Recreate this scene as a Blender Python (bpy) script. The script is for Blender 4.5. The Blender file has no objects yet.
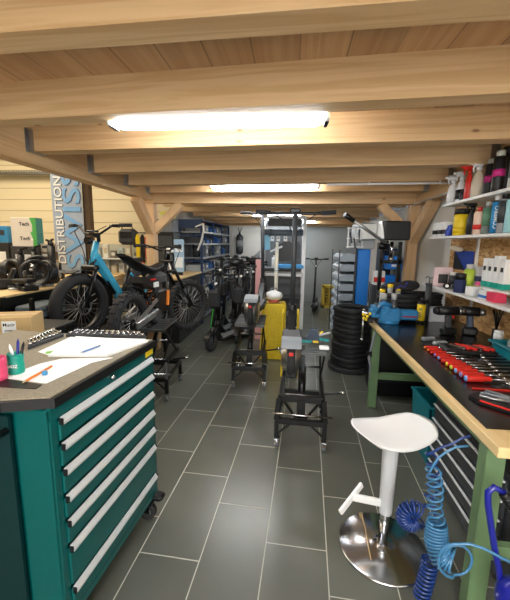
import bpy, bmesh, math, random
from mathutils import Vector, Matrix, Euler
C = bpy.context.scene.collection
R = math.radians
PI = math.pi
rnd = random.Random(7)
# ------------------------------------------------------------------ camera
FPX = 345.0; CH = 1.48
yc = Vector((38, 56.2, FPX)).normalized()
d_ = Vector((1, -.0157, 0)); xc = (d_ - yc * d_.dot(yc)).normalized()
zc = -(yc.cross(xc))
if zc.y < 0: zc = -zc
def ray(px, py):
    c = Vector((px - 255, 300 - py, FPX)).normalized()
    return Vector((c.dot(xc), c.dot(yc), c.dot(zc)))
def atY(px, py, Y):
    r = ray(px, py); t = Y / r.y; return Vector((t * r.x, Y, CH + t * r.z))
def atX(px, py, X):
    r = ray(px, py); t = X / r.x; return Vector((X, t * r.y, CH + t * r.z))
def atZ(px, py, Z):
    r = ray(px, py); t = (Z - CH) / r.z; return Vector((t * r.x, t * r.y, Z))
cd = bpy.data.cameras.new('camera'); cam = bpy.data.objects.new('camera', cd); C.objects.link(cam)
cd.sensor_fit = 'HORIZONTAL'; cd.sensor_width = 36; cd.lens = FPX / 510 * 36; cd.clip_start = .02; cd.clip_end = 60
m = Matrix(((xc.x, xc.y, -xc.z), (yc.x, yc.y, -yc.z), (zc.x, zc.y, -zc.z))).to_4x4()
m.translation = (0, 0, CH); cam.matrix_world = m
bpy.context.scene.camera = cam
# ------------------------------------------------------------------ materials
def lin(c):
    return tuple((v / 12.92 if v <= .04045 else ((v + .055) / 1.055) ** 2.4) for v in (x / 255 for x in c)) + (1,)
MATS = {}
def mat(name, rgb, rough=.5, metal=0, noise=0, nscale=30, emit=0, alpha=None, coat=0, bump=0, trans=0):
    if name in MATS: return MATS[name]
    m = bpy.data.materials.new(name); m.use_nodes = True; MATS[name] = m
    nt = m.node_tree; b = nt.nodes['Principled BSDF']
    b.inputs['Base Color'].default_value = lin(rgb); b.inputs['Roughness'].default_value = rough
    b.inputs['Metallic'].default_value = metal; b.inputs['Coat Weight'].default_value = coat
    b.inputs['Transmission Weight'].default_value = trans
    if emit:
        b.inputs['Emission Color'].default_value = lin(rgb); b.inputs['Emission Strength'].default_value = emit
    if noise or bump:
        tc = nt.nodes.new('ShaderNodeTexCoord'); n = nt.nodes.new('ShaderNodeTexNoise')
        n.inputs['Scale'].default_value = nscale; n.inputs['Detail'].default_value = 4
        nt.links.new(tc.outputs['Object'], n.inputs['Vector'])
        if noise:
            mx = nt.nodes.new('ShaderNodeMix'); mx.data_type = 'RGBA'
            c = lin(rgb)
            mx.inputs['A'].default_value = tuple(v * (1 - noise) for v in c[:3]) + (1,)
            mx.inputs['B'].default_value = tuple(min(1, v * (1 + noise)) for v in c[:3]) + (1,)
            nt.links.new(n.outputs['Fac'], mx.inputs['Factor']); nt.links.new(mx.outputs['Result'], b.inputs['Base Color'])
        if bump:
            bp = nt.nodes.new('ShaderNodeBump'); bp.inputs['Strength'].default_value = bump; bp.inputs['Distance'].default_value = .01
            nt.links.new(n.outputs['Fac'], bp.inputs['Height']); nt.links.new(bp.outputs['Normal'], b.inputs['Normal'])
    return m
def N(nt, t, **k):
    n = nt.nodes.new(t)
    for a, v in k.items(): setattr(n, a, v)
    return n
def wood(name, c1, c2, axis=0, plank=0, rough=.6, grain=9, knots=True):
    """softwood with grain running along one axis; plank = board width across the grain"""
    m = bpy.data.materials.new(name); m.use_nodes = True; MATS[name] = m
    nt = m.node_tree; b = nt.nodes['Principled BSDF']; b.inputs['Roughness'].default_value = rough
    L = nt.links.new
    tc = N(nt, 'ShaderNodeTexCoord'); mp = N(nt, 'ShaderNodeMapping')
    s = [grain * 1.6, grain * 1.6, grain * 1.6]; s[axis] = .55
    mp.inputs['Scale'].default_value = s
    L(tc.outputs['Object'], mp.inputs['Vector'])
    oi = N(nt, 'ShaderNodeObjectInfo'); va = N(nt, 'ShaderNodeVectorMath', operation='SCALE')
    cmb = N(nt, 'ShaderNodeCombineXYZ')
    for i in range(3): L(oi.outputs['Random'], cmb.inputs[i])
    va.inputs['Scale'].default_value = 37; L(cmb.outputs[0], va.inputs[0])
    ad = N(nt, 'ShaderNodeVectorMath', operation='ADD'); L(mp.outputs[0], ad.inputs[0]); L(va.outputs[0], ad.inputs[1])
    n = N(nt, 'ShaderNodeTexNoise'); n.inputs['Scale'].default_value = 1.0; n.inputs['Detail'].default_value = 6; n.inputs['Distortion'].default_value = .8
    L(ad.outputs[0], n.inputs['Vector'])
    w = N(nt, 'ShaderNodeMath', operation='MULTIPLY'); w.inputs[1].default_value = 26; L(n.outputs['Fac'], w.inputs[0])
    sn = N(nt, 'ShaderNodeMath', operation='SINE'); L(w.outputs[0], sn.inputs[0])
    mr = N(nt, 'ShaderNodeMapRange'); mr.inputs['From Min'].default_value = -1.4; mr.inputs['From Max'].default_value = 1; L(sn.outputs[0], mr.inputs['Value'])
    mx = N(nt, 'ShaderNodeMix', data_type='RGBA'); mx.inputs['A'].default_value = lin(c1); mx.inputs['B'].default_value = lin(c2)
    sc = N(nt, 'ShaderNodeMath', operation='MULTIPLY'); sc.inputs[1].default_value = .45; L(mr.outputs[0], sc.inputs[0])
    n2 = N(nt, 'ShaderNodeTexNoise'); n2.inputs['Scale'].default_value = .35; L(ad.outputs[0], n2.inputs['Vector'])
    a2 = N(nt, 'ShaderNodeMath', operation='MULTIPLY_ADD'); a2.inputs[1].default_value = 1.3; a2.inputs[2].default_value = -.45; L(n2.outputs['Fac'], a2.inputs[0])
    s3 = N(nt, 'ShaderNodeMath', operation='ADD', use_clamp=True); L(sc.outputs[0], s3.inputs[0]); L(a2.outputs[0], s3.inputs[1])
    L(s3.outputs[0], mx.inputs['Factor']); out = mx.outputs['Result']
    if knots:
        mk = N(nt, 'ShaderNodeMapping'); ks = [11., 11., 11.]; ks[axis] = 4.5; mk.inputs['Scale'].default_value = ks
        a3 = N(nt, 'ShaderNodeVectorMath', operation='ADD'); L(tc.outputs['Object'], mk.inputs['Vector']); L(mk.outputs[0], a3.inputs[0]); L(va.outputs[0], a3.inputs[1])
        vo = N(nt, 'ShaderNodeTexVoronoi'); vo.inputs['Scale'].default_value = 1; L(a3.outputs[0], vo.inputs['Vector'])
        cr = N(nt, 'ShaderNodeMapRange'); cr.inputs['From Min'].default_value = .05; cr.inputs['From Max'].default_value = .13
        cr.inputs['To Min'].default_value = .75; cr.inputs['To Max'].default_value = 0; L(vo.outputs['Distance'], cr.inputs['Value'])
        gt = N(nt, 'ShaderNodeMath', operation='GREATER_THAN'); gt.inputs[1].default_value = .72
        sp = N(nt, 'ShaderNodeSeparateColor'); L(vo.outputs['Color'], sp.inputs[0]); L(sp.outputs[0], gt.inputs[0])
        ml = N(nt, 'ShaderNodeMath', operation='MULTIPLY'); L(cr.outputs[0], ml.inputs[0]); L(gt.outputs[0], ml.inputs[1])
        m2 = N(nt, 'ShaderNodeMix', data_type='RGBA'); L(out, m2.inputs['A']); m2.inputs['B'].default_value = lin((96, 58, 30)); L(ml.outputs[0], m2.inputs['Factor'])
        out = m2.outputs['Result']
    if plank:
        ax = 1 if axis == 0 else 0
        sx = N(nt, 'ShaderNodeSeparateXYZ'); L(tc.outputs['Object'], sx.inputs[0])
        dv = N(nt, 'ShaderNodeMath', operation='DIVIDE'); dv.inputs[1].default_value = plank; L(sx.outputs[ax], dv.inputs[0])
        fl = N(nt, 'ShaderNodeMath', operation='FLOOR'); L(dv.outputs[0], fl.inputs[0])
        wn = N(nt, 'ShaderNodeTexWhiteNoise', noise_dimensions='1D'); L(fl.outputs[0], wn.inputs['W'])
        fr = N(nt, 'ShaderNodeMath', operation='FRACT'); L(dv.outputs[0], fr.inputs[0])
        lt = N(nt, 'ShaderNodeMath', operation='LESS_THAN'); lt.inputs[1].default_value = .035; L(fr.outputs[0], lt.inputs[0])
        v1 = N(nt, 'ShaderNodeMapRange'); v1.inputs['To Min'].default_value = .78; v1.inputs['To Max'].default_value = 1.08; L(wn.outputs[0], v1.inputs['Value'])
        v2 = N(nt, 'ShaderNodeMath', operation='MULTIPLY_ADD'); v2.inputs[1].default_value = -.35; L(lt.outputs[0], v2.inputs[0]); L(v1.outputs[0], v2.inputs[2])
        hs = N(nt, 'ShaderNodeHueSaturation'); L(out, hs.inputs['Color']); L(v2.outputs[0], hs.inputs['Value']); out = hs.outputs[0]
    L(out, b.inputs['Base Color'])
    return m
def tile_mat():
    m = bpy.data.materials.new('slate floor tile'); m.use_nodes = True; nt = m.node_tree; L = nt.links.new
    b = nt.nodes['Principled BSDF']
    tc = N(nt, 'ShaderNodeTexCoord'); mp = N(nt, 'ShaderNodeMapping', vector_type='POINT')
    mp.inputs['Rotation'].default_value = (0, 0, R(2.45))
    L(tc.outputs['Object'], mp.inputs['Vector']); s = N(nt, 'ShaderNodeSeparateXYZ'); L(mp.outputs[0], s.inputs[0])
    def M(op, a, b_=None, c=None):
        n = N(nt, 'ShaderNodeMath', operation=op)
        for i, v in enumerate((a, b_, c)):
            if v is None: continue
            if isinstance(v, (int, float)): n.inputs[i].default_value = v
            else: L(v, n.inputs[i])
        return n.outputs[0]
    u = M('DIVIDE', M('ADD', s.outputs[0], .15), .298)
    col = M('FLOOR', u); fu = M('FRACT', u)
    v = M('DIVIDE', M('ADD', M('ADD', s.outputs[1], -1.505), M('MULTIPLY', col, .222)), .6)
    fv = M('FRACT', v); row = M('FLOOR', v)
    du = M('MULTIPLY', M('MINIMUM', fu, M('SUBTRACT', 1, fu)), .298); dv = M('MULTIPLY', M('MINIMUM', fv, M('SUBTRACT', 1, fv)), .6)
    dm = M('MINIMUM', du, dv); g = M('LESS_THAN', dm, .0026)
    wn = N(nt, 'ShaderNodeTexWhiteNoise', noise_dimensions='2D'); cb = N(nt, 'ShaderNodeCombineXYZ'); L(col, cb.inputs[0]); L(row, cb.inputs[1]); L(cb.outputs[0], wn.inputs['Vector'])
    n = N(nt, 'ShaderNodeTexNoise'); n.inputs['Scale'].default_value = 4; n.inputs['Detail'].default_value = 3; L(tc.outputs['Object'], n.inputs['Vector'])
    f = M('ADD', M('MULTIPLY', wn.outputs[0], .35), M('MULTIPLY', n.outputs['Fac'], .5))
    mx = N(nt, 'ShaderNodeMix', data_type='RGBA'); mx.inputs['A'].default_value = lin((76, 78, 70)); mx.inputs['B'].default_value = lin((104, 106, 96)); L(f, mx.inputs['Factor'])
    m2 = N(nt, 'ShaderNodeMix', data_type='RGBA'); L(mx.outputs['Result'], m2.inputs['A']); m2.inputs['B'].default_value = lin((182, 182, 168)); L(g, m2.inputs['Factor'])
    L(m2.outputs['Result'], b.inputs['Base Color'])
    b.inputs['Roughness'].default_value = .30; b.inputs['IOR'].default_value = 1.62
    bp = N(nt, 'ShaderNodeBump'); bp.inputs['Strength'].default_value = .25; bp.inputs['Distance'].default_value = .004
    L(M('MINIMUM', M('MULTIPLY', dm, 250), 1), bp.inputs['Height']); L(bp.outputs[0], b.inputs['Normal'])
    return m
def osb_mat():
    m = bpy.data.materials.new('osb board'); m.use_nodes = True; nt = m.node_tree; L = nt.links.new
    b = nt.nodes['Principled BSDF']; b.inputs['Roughness'].default_value = .7
    tc = N(nt, 'ShaderNodeTexCoord'); mp = N(nt, 'ShaderNodeMapping'); mp.inputs['Scale'].default_value = (30, 14, 40); L(tc.outputs['Object'], mp.inputs[0])
    v = N(nt, 'ShaderNodeTexVoronoi'); v.inputs['Scale'].default_value = 1.6; L(mp.outputs[0], v.inputs['Vector'])
    s = N(nt, 'ShaderNodeSeparateColor'); L(v.outputs['Color'], s.inputs[0])
    mx = N(nt, 'ShaderNodeMix', data_type='RGBA'); mx.inputs['A'].default_value = lin((158, 112, 62)); mx.inputs['B'].default_value = lin((222, 182, 124)); L(s.outputs[0], mx.inputs['Factor'])
    L(mx.outputs['Result'], b.inputs['Base Color']); return m
def siding_mat():
    m = bpy.data.materials.new('cream siding'); m.use_nodes = True; nt = m.node_tree; L = nt.links.new
    b = nt.nodes['Principled BSDF']; b.inputs['Roughness'].default_value = .45; b.inputs['Base Color'].default_value = lin((232, 216, 178))
    tc = N(nt, 'ShaderNodeTexCoord'); s = N(nt, 'ShaderNodeSeparateXYZ'); L(tc.outputs['Object'], s.inputs[0])
    d = N(nt, 'ShaderNodeMath', operation='DIVIDE'); d.inputs[1].default_value = .2; L(s.outputs[2], d.inputs[0])
    f = N(nt, 'ShaderNodeMath', operation='FRACT'); L(d.outputs[0], f.inputs[0])
    g = N(nt, 'ShaderNodeMath', operation='GREATER_THAN'); g.inputs[1].default_value = .05; L(f.outputs[0], g.inputs[0])
    bp = N(nt, 'ShaderNodeBump'); bp.inputs['Distance'].default_value = .01; L(g.outputs[0], bp.inputs['Height']); L(bp.outputs[0], b.inputs['Normal'])
    mx = N(nt, 'ShaderNodeMix', data_type='RGBA'); mx.inputs['A'].default_value = lin((196, 178, 138)); mx.inputs['B'].default_value = lin((232, 216, 178)); L(g.outputs[0], mx.inputs['Factor']); L(mx.outputs['Result'], b.inputs['Base Color'])
    return m
BEAM = wood('spruce beam', (192, 152, 104), (226, 196, 152), 0)
BEAMY = wood('spruce girder', (192, 152, 104), (226, 196, 152), 1)
POSTM = wood('spruce post', (208, 168, 122), (228, 194, 150), 2)
BOARDS = wood('spruce boards', (188, 146, 106), (216, 180, 138), 1, plank=.19)
PLY = wood('bench plywood', (222, 188, 128), (236, 208, 156), 1, knots=False)
TILE = tile_mat(); OSB = osb_mat(); SIDING = siding_mat()
BLK = mat('black plastic', (17, 17, 18), .45)
BLKM = mat('black painted steel', (15, 16, 17), .35, .3)
RUB = mat('black rubber', (38, 38, 40), .8, noise=.3, nscale=60)
CHR = mat('chrome', (205, 206, 208), .18, 1)
STEEL = mat('brushed steel', (170, 171, 172), .32, 1, noise=.15, nscale=80)
ALU = mat('aluminium', (188, 190, 192), .4, .9)
WHT = mat('white paint', (232, 232, 228), .4)
WPL = mat('white plastic', (238, 238, 236), .3)
GRY = mat('grey plastic', (120, 124, 128), .5)
DGRY = mat('dark grey', (58, 60, 63), .5)
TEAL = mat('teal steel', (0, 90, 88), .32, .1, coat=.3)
TEALD = mat('teal plastic', (10, 120, 132), .45)
GREEN = mat('green bench steel', (104, 132, 92), .45, noise=.08, nscale=12)
BLUE = mat('blue cabinet steel', (36, 130, 222), .4)
NAVY = mat('navy rack steel', (26, 52, 90), .45)
VISE = mat('vise blue', (44, 122, 172), .4, noise=.15, nscale=40)
RED = mat('red plastic', (214, 44, 34), .35)
YEL = mat('yellow plastic', (238, 204, 30), .45, noise=.1, nscale=20)
ORG = mat('orange plastic', (232, 130, 40), .5)
PAPER = mat('paper', (244, 244, 240), .7)
CARD = mat('cardboard', (206, 172, 118), .8, noise=.06, nscale=20)
CYAN = mat('cyan paint', (64, 176, 214), .3, coat=.4)
WALLW = mat('white wall', (222, 220, 212), .7, noise=.03, nscale=3)
WALLG = mat('grey wall', (150, 154, 152), .7, noise=.05, nscale=3)
LAMP = mat('lamp diffuser', (240, 248, 255), .4, emit=17)
CLEAR = mat('frosted plastic', (206, 212, 210), .3, trans=.5)
COLS = {}
def col(r, g, b, rough=.45):
    k = (r, g, b); 
    if k not in COLS: COLS[k] = mat('paint_%d_%d_%d' % k, k, rough)
    return COLS[k]
# ------------------------------------------------------------------ mesh builder
def frame(p0, p1):
    a = Vector(p0); b = Vector(p1); z = (b - a).normalized()
    h = Vector((0, 0, 1)) if abs(z.z) < .95 else Vector((1, 0, 0))
    x = h.cross(z).normalized(); y = z.cross(x)
    return a, x, y, z, (b - a).length
class MB:
    def __init__(s): s.bm = bmesh.new()
    def _f(s, vs, sm=False):
        try: f = s.bm.faces.new(vs); f.smooth = sm
        except ValueError: pass
    def box(s, c, d, bev=0, rot=None):
        c = Vector(c); hx, hy, hz = (v / 2 for v in d)
        M = (rot if isinstance(rot, Matrix) else Euler(rot).to_matrix()) if rot is not None else None
        def P(x, y, z):
            v = Vector((x, y, z)); 
            if M: v = M @ v
            return s.bm.verts.new(c + v)
        if bev <= 0:
            v = [P(x, y, z) for z in (-hz, hz) for x, y in ((-hx, -hy), (hx, -hy), (hx, hy), (-hx, hy))]
            for q in ((3, 2, 1, 0), (4, 5, 6, 7), (0, 1, 5, 4), (1, 2, 6, 5), (2, 3, 7, 6), (3, 0, 4, 7)): s._f([v[i] for i in q])
        else:
            b = min(bev, hx * .9, hy * .9, hz * .9)
            def ring(z, o):
                pts = []
                for sx, sy in ((-1, -1), (1, -1), (1, 1), (-1, 1)):
                    X = hx - o; Y = hy - o
                    if (sx * sy) > 0: pts += [(sx * X, sy * (Y - b)), (sx * (X - b), sy * Y)]
                    else: pts += [(sx * (X - b), sy * Y), (sx * X, sy * (Y - b))]
                return [P(x, y, z) for x, y in pts]
            rs = [ring(-hz, b * .8), ring(-hz + b, 0), ring(hz - b, 0), ring(hz, b * .8)]
            s._f(rs[0][::-1]); s._f(rs[-1])
            for a, c2 in zip(rs, rs[1:]):
                for i in range(8): s._f([a[i], a[(i + 1) % 8], c2[(i + 1) % 8], c2[i]])
        return s
    def bar(s, p0, p1, w, h, bev=0):
        a, x, y, z, l = frame(p0, p1)
        M = Matrix((x, y, z)).transposed()
        return s.box((a + z * l / 2), (w, h, l), bev, M)
    def cyl(s, p0, p1, r, r2=None, seg=16, cap=True):
        r2 = r if r2 is None else r2; a, x, y, z, l = frame(p0, p1); b = Vector(p1)
        A = []; B = []
        for i in range(seg):
            t = 2 * PI * i / seg; o = x * math.cos(t) + y * math.sin(t)
            A.append(s.bm.verts.new(a + o * r)); B.append(s.bm.verts.new(b + o * r2))
        for i in range(seg): s._f([A[i], A[(i + 1) % seg], B[(i + 1) % seg], B[i]], True)
        if cap: s._f(A[::-1]); s._f(B)
        return s
    def tube(s, pts, r, seg=8, closed=False, rs=None):
        pts = [Vector(p) for p in pts]; n = len(pts); rings = []; px_ = None
        for i, p in enumerate(pts):
            a = pts[i - 1] if i or closed else p; b = pts[(i + 1) % n] if i < n - 1 or closed else p
            t = (b - a).normalized()
            if px_ is None:
                h = Vector((0, 0, 1)) if abs(t.z) < .9 else Vector((1, 0, 0)); x = h.cross(t).normalized()
            else:
                x = (px_ - t * px_.dot(t)).normalized()
            px_ = x; y = t.cross(x); rr = rs[i] if rs else r
            rings.append([s.bm.verts.new(p + (x * math.cos(2 * PI * k / seg) + y * math.sin(2 * PI * k / seg)) * rr) for k in range(seg)])
        m = n if closed else n - 1
        for i in range(m):
            A = rings[i]; B = rings[(i + 1) % n]
            for k in range(seg): s._f([A[k], A[(k + 1) % seg], B[(k + 1) % seg], B[k]], True)
        if not closed: s._f(rings[0][::-1]); s._f(rings[-1])
        return s
    def tor(s, c, axis, Rr, r, seg=32, ms=10, rx=None):
        c = Vector(c); _, x, y, z, _l = frame((0, 0, 0), axis); rx = rx or r; rings = []
        for i in range(seg):
            t = 2 * PI * i / seg; o = x * math.cos(t) + y * math.sin(t)
            rings.append([s.bm.verts.new(c + o * (Rr + r * math.cos(2 * PI * k / ms)) + z * rx * math.sin(2 * PI * k / ms)) for k in range(ms)])
        for i in range(seg):
            A = rings[i]; B = rings[(i + 1) % seg]
            for k in range(ms): s._f([A[k], B[k], B[(k + 1) % ms], A[(k + 1) % ms]], True)
        return s
    def lathe(s, prof, c=(0, 0, 0), axis=(0, 0, 1), seg=20, sx=1, sy=1, sm=True):
        c = Vector(c); _, x, y, z, _l = frame((0, 0, 0), axis); rings = []
        for r, h in prof:
            rings.append([s.bm.verts.new(c + z * h + x * math.cos(2 * PI * k / seg) * r * sx + y * math.sin(2 * PI * k / seg) * r * sy) for k in range(seg)])
        for A, B in zip(rings, rings[1:]):
            for k in range(seg): s._f([A[k], A[(k + 1) % seg], B[(k + 1) % seg], B[k]], sm)
        s._f(rings[0][::-1]); s._f(rings[-1]); return s
    def ball(s, c, rx, ry=None, rz=None, seg=16):
        ry = ry or rx; rz = rz or rx; n = seg // 2
        prof = [(max(.001, math.sin(PI * i / n)), -math.cos(PI * i / n) * 1) for i in range(n + 1)]
        c = Vector(c); rings = []
        for r, h in prof: rings.append([s.bm.verts.new(c + Vector((math.cos(2 * PI * k / seg) * r * rx, math.sin(2 * PI * k / seg) * r * ry, h * rz))) for k in range(seg)])
        for A, B in zip(rings, rings[1:]):
            for k in range(seg): s._f([A[k], A[(k + 1) % seg], B[(k + 1) % seg], B[k]], True)
        return s
    def prism(s, poly, o, u, v, w):
        """poly in (u,v) from origin o, extruded by vector w"""
        o = Vector(o); u = Vector(u); v = Vector(v); w = Vector(w)
        A = [s.bm.verts.new(o + u * a + v * b) for a, b in poly]; B = [s.bm.verts.new(o + u * a + v * b + w) for a, b in poly]
        n = len(A)
        s._f(A[::-1]); s._f(B)
        for i in range(n): s._f([A[i], A[(i + 1) % n], B[(i + 1) % n], B[i]])
        return s
    def o(s, name, m, parent=None, loc=None):
        me = bpy.data.meshes.new(name); bmesh.ops.recalc_face_normals(s.bm, faces=s.bm.faces[:])
        s.bm.to_mesh(me); s.bm.free(); me.materials.append(m)
        ob = bpy.data.objects.new(name, me); C.objects.link(ob)
        if parent: ob.parent = parent
        if loc is not None: ob.location = loc
        return ob
def T(name, label, cat, loc=(0, 0, 0), rz=0, group=None):
    e = bpy.data.objects.new(name, None); C.objects.link(e); e.empty_display_size = .05
    e.location = loc; e.rotation_euler = (0, 0, rz) if not isinstance(rz, (tuple, list)) else rz
    return tag(e, label, cat, group)
def tag(o, label, cat, group=None):
    o['label'] = label; o['category'] = cat
    if group: o['group'] = group
    return o
def S(name, mb, m, loc=None):
    o = mb.o(name, m, None, loc); o['kind'] = 'structure'; return o
def lab(o, l): o['label'] = l; return o
def kids(o): return [c for c in bpy.data.objects if c.parent == o]
def dup(root, loc, rz=None, label=None, group=None, mats=None):
    def cp(o, p):
        c = o.copy(); C.objects.link(c)
        if p: c.parent = p
        for k in kids(o): cp(k, c)
        return c
    r = cp(root, None); r.location = loc
    if rz is not None: r.rotation_euler = (0, 0, rz) if not isinstance(rz, (tuple, list)) else rz
    if label: r['label'] = label
    if group: r['group'] = group
    return r
def text(body, size, m, parent, loc, rot, ext=.001, name='lettering', align='CENTER', sx=1):
    cu = bpy.data.curves.new(name, 'FONT'); cu.body = body; cu.size = size; cu.extrude = ext; cu.align_x = align; cu.align_y = 'CENTER'; cu.resolution_u = 3
    cu.offset = size * .012
    t = bpy.data.objects.new(name + '_src', cu); C.objects.link(t)
    bpy.context.view_layer.update()
    me = bpy.data.meshes.new_from_object(t.evaluated_get(bpy.context.evaluated_depsgraph_get()))
    bpy.data.objects.remove(t); me.materials.clear(); me.materials.append(m)
    ob = bpy.data.objects.new(name, me); C.objects.link(ob); ob.parent = parent; ob.location = loc; ob.rotation_euler = rot; ob.scale = (sx, 1, 1)
    return ob
# ================================================================== the setting
S('floor', MB().box((-2.8, 3.6, -.03), (9.6, 11.2, .06)), TILE)
S('ceiling', MB().box((-.19, 3.5, 2.265), (3.46, 11.2, .05)), BOARDS)
BY = [-.22, .40, .985, 1.60, 2.20, 2.87, 3.54, 4.12]
BA = [-2.5, -2.5, -2.0, -4.0, -2.6, -4.2, -3.4, -2.5]
for i, y in enumerate(BY):
    b = S('trim_%d' % (i + 1), MB().box((0, 0, 0), (3.24, .11, .18), .004), BEAM, (-.18, y + .068, 2.16)); b.rotation_euler = (0, 0, R(BA[i]))
    for sx in (-1, 1):
        h = MB(); h.box((sx * 1.616, 0, -.02), (.004, .16, .15)).box((sx * 1.595, -.0575, -.02), (.045, .003, .14)).box((sx * 1.595, .0575, -.02), (.045, .003, .14)).box((sx * 1.595, 0, -.0925), (.045, .118, .003))
        h.o('joist_hanger', STEEL, b)
# cross girder carried by the two posts, then the lower beams of the rear half
S('trim_20', MB().box((0, 0, 0), (3.6, .13, .26), .004), BEAM, (-.2, 4.49, 2.10))
FB = [(5.15, 2.01), (5.9, 1.995), (6.7, 1.98), (7.45, 1.965), (8.2, 1.945), (8.78, 1.91)]
for i, (y, z) in enumerate(FB):
    S('trim_%d' % (21 + i), MB().box((0, 0, 0), (3.5, .10, 2.23 - z), .004), BEAM, (-.2, y + .05, (z + 2.23) / 2))
S('trim_30', MB().box((0, 0, 0), (.12, 5.4, .24), .004), BEAMY, (-1.86, 1.7, 2.115))
S('trim_31', MB().box((0, 0, 0), (.12, 5.4, .25), .004), BEAMY, (1.50, 1.7, 2.11))
S('trim_32', MB().box((0, 0, 0), (.12, .12, 1.97), .004), POSTM, (-1.87, 4.49, .985))
S('trim_33', MB().box((0, 0, 0), (.12, .12, 1.97), .004), POSTM, (1.47, 4.56, .985))
S('trim_34', MB().bar((-1.86, 4.44, 1.62), (-1.86, 4.02, 1.995), .10, .12, .004), POSTM)
S('trim_35', MB().bar((-1.83, 4.49, 1.62), (-1.46, 4.49, 1.97), .10, .10, .004), POSTM)
S('trim_36', MB().bar((1.47, 4.52, 1.55), (1.50, 4.0, 1.985), .10, .12, .004), POSTM)
S('trim_37', MB().bar((1.42, 4.5, 1.62), (1.05, 4.5, 1.97), .10, .10, .004), POSTM)
S('wall_right', MB().box((1.585, 3.4, 1.0), (.05, 10.8, 2.0)), WALLW)
S('wall_back', MB().box((-.2, 8.98, 1.15), (3.7, .08, 2.3)), WALLG)
# staircase enclosure standing white against the grey rear wall, its sloping underside towards the room
S('wall_stair', MB().prism([(-1.62, .58), (-.62, 1.50), (-.62, 2.2), (-1.62, 2.2)], (0, 8.80, 0), (1, 0, 0), (0, 0, 1), (0, .14, 0)), WALLW)
S('wall_left_rear', MB().box((-2.12, 7.55, 1.15), (.06, 2.9, 2.3)), WALLW)
S('wall_hall', MB().box((-4.9, 6.1, 1.9), (5.6, .1, 3.8)), SIDING, None)
S('wall_left', MB().box((-7.65, 2.0, 1.9), (.1, 8.3, 3.8)), SIDING)
S('wall_front', MB().box((-2.8, -2.05, 1.9), (9.8, .1, 3.8)), WALLW)
S('ceiling_hall', MB().box((-4.8, 2.0, 3.8), (5.8, 8.2, .05)), WALLW)
S('trim_41', MB().box((-2.93, 4.80, 1.90), (.09, .09, 3.8)), mat('brown post', (124, 100, 74), .6))
S('trim_42', MB().box((-4.5, 6.0, 2.98), (4.6, .12, .1)), WHT)
t = T('cable_tray', 'perforated metal cable tray running high along the cream siding wall', 'cable tray', (-4.6, 5.93, 2.62))
MB().box((0, 0, 0), (4.2, .1, .006)).box((0, .047, .03), (4.2, .006, .06)).o('tray_base', STEEL, t)
mb = MB()
for i in range(84): mb.box((-2.07 + i * .0493, -.05, .03), (.02, .006, .06))
mb.box((0, -.05, .062), (4.2, .007, .008)).o('tray_side', STEEL, t)
S('baseboard_right', MB().box((1.555, 6.8, .04), (.012, 4.2, .08)), DGRY)
# OSB board on the right wall
S('trim_50', MB().box((0, 0, 0), (.018, 2.6, 1.12)), OSB, (1.551, 2.32, 1.31))
# ------------------------------------------------------------------ lamps and conduits
def lamp(x0, x1, y, z, label, w=.10):
    L = x1 - x0; t = T('fluorescent_lamp', label, 'ceiling lamp', ((x0 + x1) / 2, y, z))
    MB().box((0, 0, -.012), (L - .02, w * .8, .024), .004).o('housing', WPL, t)
    MB().box((0, 0, -.05), (L - .06, w, .052), .02).o('diffuser', LAMP, t)
    for s in (-1, 1): MB().box((s * (L / 2 - .016), 0, -.05), (.03, w * 1.02, .056), .018).o('end_cap', WPL, t)
lamp(-.95, .155, 1.80, 2.128, 'nearest fluorescent tube lamp, glowing above the teal tool cabinet', .11)
lamp(-.95, .27, 3.95, 2.16, 'second fluorescent tube lamp, glowing between the middle ceiling beams')
lamp(-.75, .15, 6.30, 2.03, 'farthest fluorescent tube lamp near the blue rack, half hidden by beams')
lamp(-.60, .50, 8.0, 2.02, 'last fluorescent tube lamp before the grey rear wall, hidden by beams')
lamp(-.55, .65, -.35, 2.22, 'fluorescent tube lamp behind the viewer over the stool aisle')
lamp(-.55, .65, -1.6, 2.22, 'fluorescent tube lamp by the front wall')
def conduit(pts, label, clips):
    t = T('cable_conduit', label, 'conduit', pts[0])
    o = Vector(pts[0]); P = [Vector(p) - o for p in pts]
    MB().tube(P, .011, 10).o('pipe', WPL, t)
    for c in clips:
        p = P[0].lerp(P[-1], c); MB().box(p + Vector((0, 0, .004)), (.012, .028, .030), .003).o('clip', WPL, t)
conduit([(.19, 1.735, 2.118), (1.43, 1.66, 2.118)], 'white cable conduit running right from the nearest lamp under a beam', (.08, .6))
conduit([(.30, 3.50, 2.045), (1.43, 3.44, 2.05)], 'white cable conduit running right from the second lamp', (.35, .9))
conduit([(1.435, .6, 1.99), (1.425, 4.6, 1.97)], 'grey cable conduit slanting along the right girder', (.3, .7))
def area(name, loc, rot, size, power, color, sy=None):
    l = bpy.data.lights.new(name, 'AREA'); l.energy = power; l.color = color; l.size = size
    if sy: l.shape = 'RECTANGLE'; l.size_y = sy
    o = bpy.data.objects.new(name, l); C.objects.link(o); o.location = loc; o.rotation_euler = rot; return o
area('hall_lamp_light', (-4.4, 3.4, 3.7), (0, 0, 0), 2.5, 62, (1, .86, .66), 2.5)
area('front_fill', (-.1, -1.9, 1.3), (R(90), 0, 0), 2.6, 26, (1, .98, .95), 1.6)  # added fill light behind the camera, lifts the ambient level
wf1 = MB()  # window-like bars, unseen, added only to dress the fill light
for x in (-1.45, -.1, 1.25): wf1.box((x, -1.97, 1.3), (.06, .06, 1.7))
for z in (.46, 2.14): wf1.box((-.1, -1.97, z), (2.76, .06, .06))
S('fill_frame', wf1, WHT)
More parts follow.
